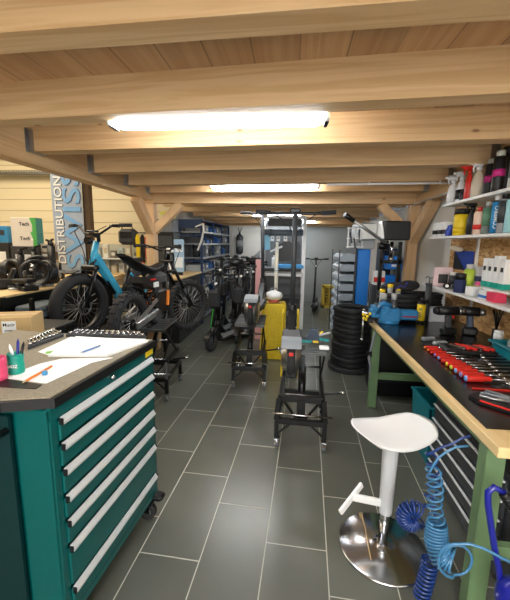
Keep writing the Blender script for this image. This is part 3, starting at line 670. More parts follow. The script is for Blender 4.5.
MB().box((0, 0, .55), (.012, .03, 1.1)).o('rail', WHT, sw)
def on(px, X, z):  # point above shelf line for a picture column
    r = ray(px, 200); r2 = Vector((r.x, r.y)); t = X / r2.x; return Vector((X, r2.y * t, z))
Z1, Z2, Z3, Z4 = 1.826, 1.566, 1.126, 1.201
trigger('leftmost white trigger bottle on the top shelf, red nozzle', on(452, 1.33, Z1), WPL, WPL, .052, .24)
trigger('second white trigger bottle on top shelf with dark label', on(460, 1.34, Z1), WPL, WPL, .046, .25, BLK)
trigger('white bottle with red spray head and red label stripe on top shelf', on(467, 1.30, Z1), RED, RED, .032, .26)
trigger('large cream trigger bottle right of the red one on top shelf', on(476, 1.33, Z1), col(222, 208, 184), WPL, .052, .27)
can('left black can with magenta band on the top shelf', on(487.5, 1.36, Z1), .036, .26, BLK, col(206, 40, 130), col(190, 196, 190), lo=.38, hi=.55, capH=.14, capr=.7)
can('right black can with magenta band on the top shelf', on(495.5, 1.30, Z1), .036, .26, BLK, col(206, 40, 130), col(200, 204, 190), lo=.38, hi=.55, capH=.14, capr=.7)
can('tall plain black can behind the magenta-banded cans', on(502, 1.42, Z1), .036, .32, BLK, None, BLK)
can('white and grey can at the right edge of the top shelf', on(511, 1.31, Z1), .03, .26, col(200, 200, 196), GRY, BLK)
can('small black tin between trigger bottles on the top shelf', on(462, 1.28, Z1), .022, .075, BLK, None, DGRY, 'small_tin', 'tin')
# second shelf
for i, px in enumerate((427, 433.5, 440)):
    p = on(px, 1.30, Z2); p.y = min(p.y, 3.38)
    boxy(('leftmost', 'middle', 'rightmost')[i] + ' of the three small white cartons on the left end of the second shelf', (1.32, 3.38 - .105 * i, Z2), (.075, .075, .12), WPL, 0, stripe=BLK)
boxy('yellow carton on the second shelf, behind the blue clip', on(449, 1.34, Z2), (.05, .10, .10), YEL, 0)
tag(MB().box((0, 0, .045), (.05, .05, .09), .012, (.2, .3, .4)).box((0, 0, .01), (.05, .05, .02)).o('blue_clip', col(20, 60, 170), None, on(453, 1.30, Z2 + .0)), 'blue plastic clip lump leaning on the yellow tub', 'clip')
can('large yellow tub with black lid on the second shelf', on(464, 1.34, Z2), .058, .21, YEL, col(226, 190, 20), BLK, 'yellow_tub', 'tub', capr=.95, capH=.2, lo=.1, hi=.3)
trigger('black trigger bottle right of the yellow tub', on(474, 1.35, Z2), BLK, BLK, .04, .25)
can('white bottle with red cap and red print on the second shelf', on(481.5, 1.31, Z2), .036, .19, col(222, 190, 170), RED, RED, 'squeeze_bottle', 'bottle', capr=.4, lo=.18, hi=.36)
can('grey-green spray can on the second shelf', on(490, 1.33, Z2), .033, .22, col(120, 130, 124), col(96, 140, 110), col(180, 180, 176), capr=.6)
can('tall blue can with pale vertical lettering on the second shelf', on(498.5, 1.31, Z2), .030, .25, BLK, col(40, 140, 200), WPL, txt='COMPRO', tm=WHT, capr=.6, lo=.02, hi=.8)
can('silver and black can right of the blue-lettered can', on(505.5, 1.31, Z2), .031, .25, col(150, 150, 150), DGRY, BLK, capr=.6)
can('pale aqua can at right edge of the second shelf', on(513, 1.32, Z2), .031, .24, col(150, 200, 205), None, BLK, capr=.6)
# framed dark/blue picture on OSB under the second shelf
fr = T('blue_folder', 'dark blue folder with black triangle hung on the OSB board', 'folder', (1.536, 3.32, 1.27)); MB().box((0, 0, .085), (.010, .34, .17)).o('cover', col(24, 60, 150), fr); MB().prism([(.17, 0), (.17, .16), (-.06, 0)], (-.006, 0, .002), (0, 1, 0), (0, 0, 1), (-.003, 0, 0)).o('black_corner', BLK, fr)
tag(MB().box((0, 0, .02), (.06, .16, .04), .012, (.1, 0, 0)).o('paper_roll', col(228, 214, 190), None, (1.50, 3.40, 1.44)), 'crumpled cream paper tucked on the bracket beneath the second shelf', 'paper')
# lowest shelf items
p = T('headlamp_box', 'pink and white blister pack with black helmet picture on the lowest shelf', 'blister pack', (1.33, 3.22, Z3), R(-12))
MB().box((0, 0, .085), (.15, .05, .17), .008).o('pack', col(226, 196, 196), p); MB().box((-.0, -.028, .07), (.075, .008, .08), .004).o('window', BLK, p)
sc = T('scooter_light', 'pair of small black lamps with white lenses lying on the lowest shelf', 'lamp', (1.33, 3.03, Z3), R(-10))
for s in (-1, 1): MB().ball((s * .035, 0, .026), .032, .03, .026, 14).o('housing', BLK, sc); MB().cyl((s * .035 - .004, -.026, .028), (s * .035 - .006, -.034, .028), .014).o('lens', WPL, sc)
can('white canister with dark stripes on the lowest shelf', on(462, 1.36, Z3), .036, .14, col(200, 200, 200), DGRY, WPL, 'canister', 'canister', capr=.8)
can('black and navy insulated flask on the lowest shelf', on(469.5, 1.30, Z3), .042, .15, mat('navy cloth', (36, 44, 84), .8), None, BLK, 'flask', 'flask', capr=.92, capH=.3)
can('lime green bottle with grey cap on the lowest shelf', on(478, 1.36, Z3), .036, .22, col(158, 190, 44), col(180, 204, 70), col(190, 190, 188), 'green_bottle', 'bottle', capr=.7)
boxy('small white carton stack at the left of the short riser', on(484, 1.33, Z3), (.07, .08, .065), WPL, .1)
boxy('maroon carton on the lowest shelf beneath the riser', on(491.5, 1.38, Z3), (.05, .05, .06), col(90, 24, 30), 0)
boxy('blue and white carton on the lowest shelf beneath the riser', on(498.5, 1.33, Z3), (.06, .09, .062), WPL, 0, stripe=col(20, 110, 190))
boxy('pinkish red carton at right edge beneath the riser', on(509, 1.33, Z3), (.07, .10, .062), col(222, 60, 90), 0)
boxy('white hanging pack with dark picture on the riser', on(487, 1.42, Z4), (.05, .09, .13), col(216, 216, 222), 0, stripe=col(60, 70, 110))
tag(MB().box((0, 0, .012), (.05, .05, .024), .006).o('pink_tin', col(224, 90, 140), None, on(490, 1.375, Z4)), 'flat pink tin on the left end of the riser', 'tin')
for i, (px, h) in enumerate(((496.5, .20), (502, .20), (508, .22), (515, .2))):
    boxy(('first', 'second', 'third', 'fourth')[i] + ' tall white sealant carton from the left on the riser, teal foot', on(px, 1.39, Z4), (.045, .055, h), WPL, 0, stripe=None).name = 'sealant_box'
    bpy.context.view_layer.update()
for o in [o for o in C.objects if o.name.startswith('sealant_box') and not o.parent]:
    MB().box((0, 0, .02), (.047, .057, .038)).o('teal_foot', col(20, 160, 140), o); MB().box((0, 0, .13), (.047, .03, .03)).o('print', BLK, o)

# ================================================================== air hoses
def helix(path, Rr, r, turns, m, name, label, cat='air hose', lead0=None, lead1=None, seg=14, rs=None):
    P = [Vector(p) for p in path]; o = P[0].copy(); n = turns * seg; pts = []
    L = [0]
    for a, b in zip(P, P[1:]): L.append(L[-1] + (b - a).length)
    def at(s):
        for i in range(len(P) - 1):
            if s <= L[i + 1] or i == len(P) - 2:
                f = (s - L[i]) / (L[i + 1] - L[i]); p = P[i].lerp(P[i + 1], f)
                t0 = (P[i + 1] - P[max(0, i - 1)]).normalized(); t1 = (P[min(len(P) - 1, i + 2)] - P[i]).normalized(); return p, t0.lerp(t1, f).normalized()
    x = None
    for k in range(n + 1):
        p, t = at(L[-1] * k / n)
        x = t.orthogonal().normalized() if x is None else (x - t * x.dot(t)).normalized()
        y = t.cross(x); a = 2 * PI * k / seg; RR = Rr if rs is None else rs[0] + (rs[1] - rs[0]) * k / n
        pts.append(p + (x * math.cos(a) + y * math.sin(a)) * RR - o)
    if lead0: pts = [Vector(q) - o for q in lead0] + pts
    if lead1: pts = pts + [Vector(q) - o for q in lead1]
    t = T(name, label, cat, o); MB().tube(pts, r, 7).o('hose', m, t); return t, pts
HN = mat('navy hose', (22, 54, 120), .3, coat=.3); HL = mat('pale blue hose', (66, 124, 166), .3, coat=.3)
A = lambda px, py, Y=1.33: atY(px, py, Y)
def arc(cx, cy, r, a0, a1, n, Y0, Y1):
    return [atY(cx + r * math.cos(R(a0 + (a1 - a0) * i / (n - 1))), cy + r * math.sin(R(a0 + (a1 - a0) * i / (n - 1))), Y0 + (Y1 - Y0) * i / (n - 1)) for i in range(n)]
helix([A(431, 452), A(434, 475), A(429, 500), A(430, 515)], .020, .0046, 6, HN, 'coiled_hose', 'loose dark blue air hose dangling from the bench edge beside the stool', lead0=[A(470, 436, 1.30), A(462, 438, 1.30), A(452, 444, 1.30), A(442, 447, 1.31)])
helix(arc(412, 516, 9, 20, 330, 12, 1.36, 1.33), .026, .0046, 17, HN, 'coiled_hose', 'tight dark blue hose coil curled into a ring next to the stool column')
helix([A(430, 560), A(427, 575), A(420, 600), A(416, 625)], .030, .0058, 17, HN, 'coiled_hose', 'lowest dark blue hose coil hanging to the floor below the pale blue one')
helix([A(433, 468, 1.29), A(436, 490, 1.29), A(434, 505, 1.29), A(438, 522, 1.28)], .026, .0044, 7, HL, 'coiled_hose', 'upper loose loops of the pale blue air hose under the bench edge', lead0=[A(468, 446, 1.28), A(456, 447, 1.28), A(446, 452, 1.28), A(438, 458, 1.28)])
t, pts = helix([A(437, 522, 1.27), A(436, 540, 1.26), A(442, 556, 1.24), A(452, 562, 1.22)], .046, .0050, 14, HL, 'coiled_hose', 'pale blue coiled air hose ending in large loose loops by the green leg', 
    lead1=arc(457, 560, 15, 100, 460, 16, 1.21, 1.18) + arc(455, 561, 17, 100, 270, 9, 1.17, 1.14) + [atY(470, 544, 1.13), atY(485, 549, 1.12), atY(500, 557, 1.11), atY(512, 563, 1.1)], rs=(.034, .050))
t2 = T('hose_connector', 'steel quick coupling at the end of the pale blue hose', 'hose coupling', A(512, 563, 1.1)); d = (A(535, 575, 1.07) - A(512, 563, 1.1)); MB().cyl((0, 0, 0), d * .5, .008).cyl(d * .4, d, .011).o('coupling', CHR, t2)
# blue tubular trolley at the lower right
bt = T('tubular_trolley', 'dark blue tubular trolley frame with black ribbed grip at the lower right corner', 'trolley', (.95, 1.02, 0))
o_ = Vector((.95, 1.02, 0)); BT = mat('cobalt tube', (22, 30, 140), .3, coat=.4)
P = [atY(x, y, 1.13) - o_ for x, y in ((545, 560), (525, 520), (503, 492), (494, 487), (488, 492), (488, 505), (494, 545), (499, 570), (502, 600))]
P[0].z = max(P[0].z, .3)
P += [Vector((P[-1].x, P[-1].y, .02))]
MB().tube(P[2:], .0105, 10).o('frame_tube', BT, bt)
MB().tube([P[0], P[1], P[2]], .0105, 10).o('lower_tube', BT, bt)
g = MB(); a, b = P[0].lerp(P[1], .2), P[2]; g.cyl(a, b, .015, seg=14)
for i in range(16): q_ = a.lerp(b, i / 16); g.cyl(q_, q_ + (b - a) * .025, .0185, seg=14)
g.o('ribbed_grip', BLK, bt)
p = atY(508, 590, 1.10) - o_; MB().ball((p.x + .02, p.y, p.z - .03), .055, .055, .075, 18).o('blue_cup', BT, bt)
MB().box((0.06, .05, .015), (.22, .16, .03), .01).o('base', BLKM, bt)
MB().bar((0.06, .05, .03), (p.x + .02, p.y, p.z - .06), .02, .02).o('upright', BLKM, bt)
# ================================================================== tyre stack
ts = T('tyre_stack_ring', '', 'x'); bpy.data.objects.remove(ts)
proto = None
for i in range(13):
    lbl = 'scooter tyre number ' 
    names = ['lowest and widest scooter tyre of the black stack beside the bench', 'second tyre from the floor in the black stack', 'third tyre from the floor in the black stack', 'fourth tyre from the floor in the black stack', 'fifth tyre from the floor in the black stack', 'sixth tyre from the floor in the black stack', 'middle tyre of the black stack', 'sixth tyre from the top of the black stack', 'fifth tyre from the top of the black stack', 'fourth tyre from the top of the black stack', 'third tyre from the top of the black stack', 'second tyre from the top of the black stack', 'topmost tyre of the tall black stack beside the bench']
    if i == 0:
        t = T('tyre', names[0], 'tyre', (.73, 4.12, .0295), 0, 'black tyres stacked on the floor'); mb = MB().tor((0, 0, 0), (0, 0, 1), .225, .029, 40, 10).tor((0, 0, .012), (0, 0, 1), .24, .018, 40, 8).tor((0, 0, -.011), (0, 0, 1), .24, .018, 40, 8); mb.o('tread', RUB, t)
    elif i == 1:
        proto = T('tyre', names[1], 'tyre', (.73, 4.12, .0895), .3, 'black tyres stacked on the floor')
        MB().tor((0, 0, 0), (0, 0, 1), .195, .029, 40, 10).o('carcass', RUB, proto)
        mb = MB()
        for k in range(44): a = k * 2 * PI / 44; mb.box((.222 * math.cos(a), .222 * math.sin(a), 0), (.006, .018, .034), 0, (0, 0, a))
        mb.o('tread_blocks', BLK, proto)
    else:
        dup(proto, (.73 + .008 * math.sin(i * 2.4), 4.12 + .008 * math.cos(i * 1.9), .0295 + i * .0585), i * .7, names[i])
# ================================================================== lifts
def lift(label, loc, rz, top, w=.36, l=.52, plates=True, base_h=.36):
    t = T('scissor_lift', label, 'lift', loc, rz); hw = w / 2
    mb = MB()
    for s in (-1, 1):
        mb.bar((s * hw, -l / 2, .075), (s * hw, -l / 2, base_h * .58), .032, .032, .003); mb.bar((s * hw, l / 2, .075), (s * hw, l / 2, base_h * .58), .032, .032, .003)
        mb.bar((s * hw, -l / 2, base_h * .58), (s * hw * .92, -l / 2 + .05, base_h), .04, .03, .003)
        mb.box((s * hw, 0, base_h * .58), (.03, l, .03), .003)
        mb.bar((s * (hw - .01), -l / 2, base_h * .30), (s * (hw - .11), -l / 2, base_h * .56), .016, .012)
        mb.bar((s * (hw - .14), -l / 2 + .04, base_h * .6), (s * (hw - .03), -l / 2 + .06, base_h * .98), .018, .012)
        mb.box((s * hw * .9, .02, base_h), (.03, l * .85, .035), .003)
    for y in (-l / 2, l / 2): mb.box((0, y, base_h * .58), (w, .035, .04), .003)
    mb.box((0, -l / 2 + .06, base_h), (w * .9, .03, .05), .003)
    mb.box((0, -l / 2 + .06, base_h * .80), (.06, .05, .14), .004)
    mb.o('base_frame', BLKM, t)
    MB().cyl((-hw - .05, -l / 2 - .01, base_h * .74), (hw + .05, -l / 2 - .01, base_h * .74), .007, seg=12).o('chrome_rod', CHR, t)
    for sx in (-1, 1):
        for sy in (-1, 1):
            x, y = sx * hw, sy * l / 2
            c = MB().box((x, y, .074), (.045, .045, .006)).box((x - .013, y + .006, .05), (.004, .04, .046)).box((x + .013, y + .006, .05), (.004, .04, .046)).cyl((x, y, .06), (x, y, .085), .014).box((x, y - .028, .06), (.02, .04, .006), 0, (.5, 0, 0)).o('caster', CHR, t)
            MB().cyl((x - .012, y + .01, .034), (x + .012, y + .01, .034), .034, seg=20).o('caster_wheel', GRY, c)
    z0 = base_h + .02; z1 = top - .035
    for s in (-1, 1):
        x = s * hw * .78
        for a, b in (((x, -l * .36, z0), (x, l * .36, z1)), ((x + s * .016, l * .36, z0), (x + s * .016, -l * .36, z1))): MB().bar(a, b, .012, .030, .002).o('scissor_arm', BLKM, t)
    for py_, pz_ in ((-l * .36, z0), (-l * .36, z1), (0, (z0 + z1) / 2)): MB().cyl((-hw * .85, py_, pz_), (hw * .85, py_, pz_), .009).o('cross_pin', STEEL, t)
    MB().bar((0, -l * .3, z0), (0, l * .2, z1 - .03), .03, .03).cyl((0, -l * .3, z0), (0, l * .02, (z0 + z1) / 2), .028).o('hydraulic_jack', BLKM, t)
    if plates:
        p = MB()
        for s in (-1, 1):
            p.box((s * hw * .56, 0, top - .008), (w * .40, l, .012), .002)
            for k in range(7): p.box((s * hw * .56, -l * .42 + k * l * .14, top - .0005), (w * .34, .02, .004))
        p.box((0, -l * .4, top - .02), (w * .95, .03, .025)).box((0, l * .4, top - .02), (w * .95, .03, .025))
        p.o('platform', mat('ribbed steel plate', (96, 98, 98), .35, .8), t)
    pd = MB().bar((hw, 0, base_h * .9), (hw + .13, -.03, base_h * .98), .018, .012).o('foot_pedal', BLKM, t)
    MB().cyl((hw + .12, -.03, base_h), (hw + .16, -.04, base_h * 1.0), .012).o('pedal_pad', CHR, pd)
    return t
lift('middle black scissor lift on casters in the tile aisle, under the nearest scooter', (.105, 2.60, 0), R(-2), .735, .345, .52)
lift('black scissor lift left of the yellow cabinet, under the second scooter', (-.42, 3.62, 0), R(2), .67, .32, .52)
lift('left black scissor lift beneath the black motorcycle', (-1.33, 3.19, 0), R(4), .69, .36, .50)
# extra right-hand ribbed shelf of the middle lift
# ================================================================== electric scooter
def scooter(label, loc, rz, wr=.115, deckL=.62, H=1.14, wheelm=None, barw=.56, lean=0, accent=None, group=None, fork=True, stemm=None, fat=False, sr=.023):
    """local x forward, wheels on z=0"""
    t = T('electric_scooter', label, 'scooter', loc, (lean, 0, rz), group)
    xr = -deckL / 2 - wr * .9; xf = deckL / 2 + wr * 1.55; stemm = stemm or DGRY
    for n, x in (('rear_wheel', xr), ('front_wheel', xf)):
        w = MB().tor((x, 0, wr), (0, 1, 0), wr - .024, .024, 32, 8, .026).o(n, RUB, t)
        MB().cyl((x, -.024, wr), (x, .024, wr), wr - .036, seg=24).cyl((x, -.034, wr), (x, .034, wr), (wr - .036) * .5, seg=20).o('motor_hub', wheelm or STEEL, w)
    MB().box((0, 0, wr * .95), (deckL, .155, .06), .02).o('deck', BLK, t)
    MB().box((0, 0, wr * .95 + .031), (deckL * .9, .135, .004)).o('grip_tape', mat('grey grip tape', (98, 100, 102), .85), t)
    if fat:
        c_ = MB().cyl((xr, -.055, wr), (xr, .055, wr), wr - .03, seg=28).cyl((xr, -.066, wr), (xr, .066, wr), (wr - .03) * .7, seg=24).o('motor_drum', STEEL, t)
        MB().bar((xr - .02, 0, wr * .9), (xr - .02, 0, -.01), .085, .05, .01).o('mounting_block', BLK, t)
    fd = MB(); n = 9; poly = []
    for k in range(n): a = R(20 + 120 * k / (n - 1)); poly.append((math.cos(a) * (wr + .012), math.sin(a) * (wr + .012)))
    for k in range(n - 1, -1, -1): a = R(20 + 120 * k / (n - 1)); poly.append((math.cos(a) * (wr + .004), math.sin(a) * (wr + .004)))
    fd.prism(poly, (xr, -.04 - .025 * fat, wr), (1, 0, 0), (0, 0, 1), (0, .08 + .05 * fat, 0)).o('rear_mudguard', GRY if fat else BLK, t); MB().prism(poly, (xf, -.04, wr), (1, 0, 0), (0, 0, 1), (0, .08, 0)).o('front_mudguard', BLK, t)
    MB().box((xr - wr * .99, 0, wr * 1.45), (.012, .03, .022), .004).o('tail_reflector', RED, t)
    for s in (-1, 1): MB().bar((xr, s * .038, wr), (-deckL / 2 + .06, s * .05, wr), .02, .008).o('rear_arm', GRY, t)
    tp = Vector((xf - .17, 0, H)); bt_ = Vector((xf - .02, 0, wr * 2.15))
    MB().bar((deckL / 2 - .04, 0, wr), bt_ + Vector((-.03, 0, 0)), .07, .05, .01).cyl(bt_ - Vector((-.008, 0, .05)), bt_ + (tp - bt_) * .08, .034, seg=16).o('neck', BLK, t)
    f = MB()
    for s in (-1, 1): f.bar((xf, s * .036, wr), bt_ + Vector((0, s * .03, -.02)), .022, .012)
    f.o('fork', BLK, t)
    MB().cyl(bt_, tp, sr, sr * .92, seg=16).o('stem', stemm, t)
    if accent: MB().bar(bt_ + Vector((.031, 0, .05)), bt_ + (tp - bt_) * .40 + Vector((.031, 0, 0)), .007, .004).o('stem_stripe', accent, t)
    h = MB().tube([(tp.x - .03, -barw / 2, H + .01), (tp.x, -barw / 4, H), (tp.x, barw / 4, H), (tp.x - .03, barw / 2, H + .01)], .012, 10).o('handlebar', BLKM, t)
    for s in (-1, 1):
        MB().cyl((tp.x - .03, s * barw / 2, H + .01), (tp.x - .012, s * (barw / 2 - .12), H + .005), .017, seg=12).o('grip', RUB, t)
        MB().tube([(tp.x + .02, s * (barw / 2 - .13), H), (tp.x + .045, s * (barw / 2 - .09), H - .01), (tp.x + .03, s * (barw / 2 - .02), H - .012)], .005, 6).o('brake_lever', ALU, t)
    MB().box((tp.x + .005, 0, H + .022), (.05, .085, .035), .008).o('display', BLK, t)
    MB().tube([(tp.x + .02, -barw / 4, H - .01), (tp.x + .08, -.08, H - .07), (tp.x + .05, 0, H - .18), (bt_.x + .05, 0, .4)], .004, 6).tube([(tp.x + .02, barw / 4, H - .01), (tp.x + .09, .06, H - .08), (tp.x + .045, 0, H - .2)], .004, 6).o('brake_cable', BLK, t)
    MB().cyl(bt_ + (tp - bt_) * .85 + Vector((.015, 0, 0)), bt_ + (tp - bt_) * .85 + Vector((.05, 0, 0)), .018, seg=14).o('headlight', WPL, t)
    return t
# nearest scooter: rear wheel hangs over the near end of the middle lift; it points away from the viewer
s1 = scooter('nearest black electric scooter parked on the middle lift, rear wheel towards viewer', (.012, 2.66, .600), R(90), .125, .58, 1.13, STEEL, .66, fat=True)
s2 = scooter('electric scooter with big grey motor wheel on the lift left of the yellow cabinet', (-.365, 3.70, .672), R(88), .15, .50, 1.14, STEEL, .50, fat=True)
# tool bag / caliper tool lying on the lift plate
p = T('spring_clamp', 'blue-grey clamp tool with teal jaws and yellow tip resting on the middle lift plate', 'clamp', (.175, 2.60, .7385))
MB().prism([(-.055, 0), (.055, 0), (.03, .09), (-.02, .09)], (0, -.02, .012), (1, 0, 0), (0, 0, 1), (0, .045, 0)).o('clamp_body', mat('blue grey plastic', (48, 62, 80), .5), p)
MB().bar((-.12, -.03, .008), (-.01, -.02, .010), .022, .014).bar((.03, 0, .03), (.12, .01, .012), .022, .018).o('teal_jaws', col(20, 140, 140), p)
MB().bar((.05, .0, .07), (.075, 0, .085), .014, .012).o('yellow_tip', YEL, p); MB().bar((0, -.03, .01), (.04, -.032, .01), .016, .012).o('yellow_tip', YEL, p)
MB().bar((.05, .02, .05), (.13, .03, .07), .018, .012).o('grey_handle', ALU, p)
tag(MB().box((0, 0, .012), (.07, .05, .024), .006).o('white_rag', WPL, None, (.245, 2.42, .7385)), 'white folded rag at the right edge of the middle lift plate', 'rag')
# ================================================================== yellow cabinet with white kettle-like helmet
yc_ = T('yellow_cabinet', 'tall bright yellow steel box in the aisle behind the middle lift', 'cabinet', (-.225, 4.42, 0), R(4))
MB().box((0, 0, .37), (.31, .30, .70), .006).o('housing', YEL, yc_)
MB().prism([(-.18, 0), (.16, 0), (.15, .72), (-.13, .72)], (0, -.153, .01), (1, 0, 0), (0, 0, 1), (0, -.008, 0)).o('front_panel', mat('rusty yellow', (232, 200, 36), .5, noise=.18, nscale=35), yc_)
mb = MB()
for i in range(9): mb.cyl((-.08 + .05 * (i % 3) + .01 * math.sin(i * 5), -.162, .12 + .06 * i), (-.08 + .05 * (i % 3) + .01 * math.sin(i * 5), -.164, .12 + .06 * i), .006, seg=8)
mb.o('bolt_heads', col(190, 140, 30), yc_)
hl = T('white_pot_lamp', 'round white glossy kettle-shaped unit on top of the yellow cabinet', 'kettle', (-.225, 4.42, .722))
MB().lathe([(.05, 0), (.07, .02), (.07, .045), (.10, .055), (.115, .09), (.10, .13), (.05, .15), (.02, .16)], seg=28).o('dome', WPL, hl)
MB().lathe([(.073, .012), (.073, .042)], seg=24).o('red_band', col(200, 90, 80), hl)
MB().tube([(-.05, 0, .15), (-.03, 0, .19), (.03, 0, .19), (.05, 0, .15)], .008, 8).o('handle', GRY, hl)
yb = T('yellow_stand', 'narrow yellow-edged grey ramp stand behind the nearest scooter', 'stand', (.0, 3.86, 0))
MB().box((0, 0, .35), (.10, .26, .70), .01).o('stand_body', DGRY, yb); 
for s in (-1, 1): MB().box((s * .085, 0, .36), (.02, .28, .74), .004).o('yellow_side', YEL, yb)
# ================================================================== parked scooters on the left of the aisle
GRN = col(60, 200, 70)
gp = [(-.90, 4.90, -112, 'front scooter of the parked cluster, green stripe on stem'), (-.70, 5.30, -100, 'second scooter of the parked cluster, close behind the green-striped one'), (-1.02, 5.42, -104, 'third scooter of the parked cluster, at its left near the blue rack'), (-.84, 5.62, -95, 'fourth scooter of the parked cluster, in its middle'), (-.58, 5.72, -97, 'fifth scooter of the parked cluster, at its right'), (-1.06, 5.92, -100, 'sixth scooter of the parked cluster, left side'), (-.74, 6.05, -92, 'seventh scooter of the parked cluster, middle rear'), (-.98, 6.4, -99, 'eighth scooter of the parked cluster, rear left'), (-.64, 6.55, -96, 'ninth scooter of the parked cluster, rear right'), (-.86, 6.9, -93, 'rearmost scooter of the parked cluster')]
for i, (x, y, a, l) in enumerate(gp):
    s = scooter(l, (x, y, .002), R(a), .105 if i else .13, .44 if i else .5, 1.04 + .045 * (i * 2 % 5), DGRY, .42, 0, GRN if i == 0 else None, 'black electric scooters parked together', stemm=BLK, sr=.029)
    if i % 2 or i == 0:
        xx = .22 + .105 * 1.55 if i else .25 + .13 * 1.55 - .05
        MB().box((xx - .02, 0, .72), (.12, .17, .26), .04).o('stem_bag', RUB, s)
    MB().tube([(xx_, yy_, zz_) for xx_, yy_, zz_ in ((.25, -.2, 1.0), (.40, -.10, .95), (.42, 0, .7), (.36, .02, .4))], .006, 6).tube([(.25, .2, 1.0), (.42, .12, .92), (.40, .03, .62), (.37, 0, .35)], .006, 6).o('cable_loop', BLK, s)
for (x, y, a, z, l) in ((-.83, 5.12, 40, 1.20, 'black helmet hung over the front parked scooters'), (-.6, 5.62, 10, 1.20, 'black helmet on the handlebars in the middle of the parked cluster')):
    h = T('helmet', l, 'helmet', (x, y, z - .055), R(a)); MB().ball((0, 0, .05), .12, .10, .075, 18).o('shell', BLK, h)
    m_ = MB()
    for k in (-1, 0, 1): m_.box((0, k * .045, .115 - abs(k) * .012), (.14, .015, .02), .005)
    m_.o('vent_ribs', DGRY, h); MB().tube([(0, -.09, .02), (0, -.05, -.05), (0, .05, -.05), (0, .09, .02)], .004, 6).o('chin_strap', DGRY, h)
# ================================================================== bicycles and motorcycle
def wheel(parent, name, c, Rr, r, m=RUB, spokes=28, knobs=0, rimm=None, hub=.03, disc=True, rx=None):
    c = Vector(c); w = MB().tor(c, (0, 1, 0), Rr - r, r, 44, 12, rx or r)
    if knobs:
        for i in range(knobs):
            a = 2 * PI * i / knobs; o = Vector((math.cos(a), 0, math.sin(a)))
            for s in ((-1, 1) if i % 2 else (-.4, .4)):
                e = s * (rx or r) * .75
                w.box(c + o * (Rr - (.006 if abs(s) < 1 else .018)) + Vector((0, e, 0)), (.026, .026, .024), 0, (0, -a, 0))
    w = w.o(name, m, parent)
    MB().tor(c, (0, 1, 0), Rr - 2 * r + .006, .012, 44, 8, (rx or r) * .55).o('rim', rimm or BLK, w)
    s_ = MB()
    for i in range(spokes):
        a = 2 * PI * i / spokes; sg = 1 if i % 2 else -1; a2 = a + sg * .5
        s_.cyl(c + Vector((math.cos(a2) * hub, sg * .028, math.sin(a2) * hub)), c + Vector((math.cos(a) * (Rr - 2 * r), 0, math.sin(a) * (Rr - 2 * r))), .0022, seg=5, cap=False)
    s_.o('spokes', ALU, w)
    MB().cyl(c + Vector((0, -.05, 0)), c + Vector((0, .05, 0)), .018, seg=16).cyl(c + Vector((0, -.03, 0)), c + Vector((0, .03, 0)), hub, seg=20).o('hub', BLKM, w)
    if disc: MB().tor(c + Vector((0, .055, 0)), (0, 1, 0), .07, .010, 28, 6, .0015).cyl(c + Vector((0, .053, 0)), c + Vector((0, .057, 0)), .03).o('brake_disc', STEEL, w)
    return w
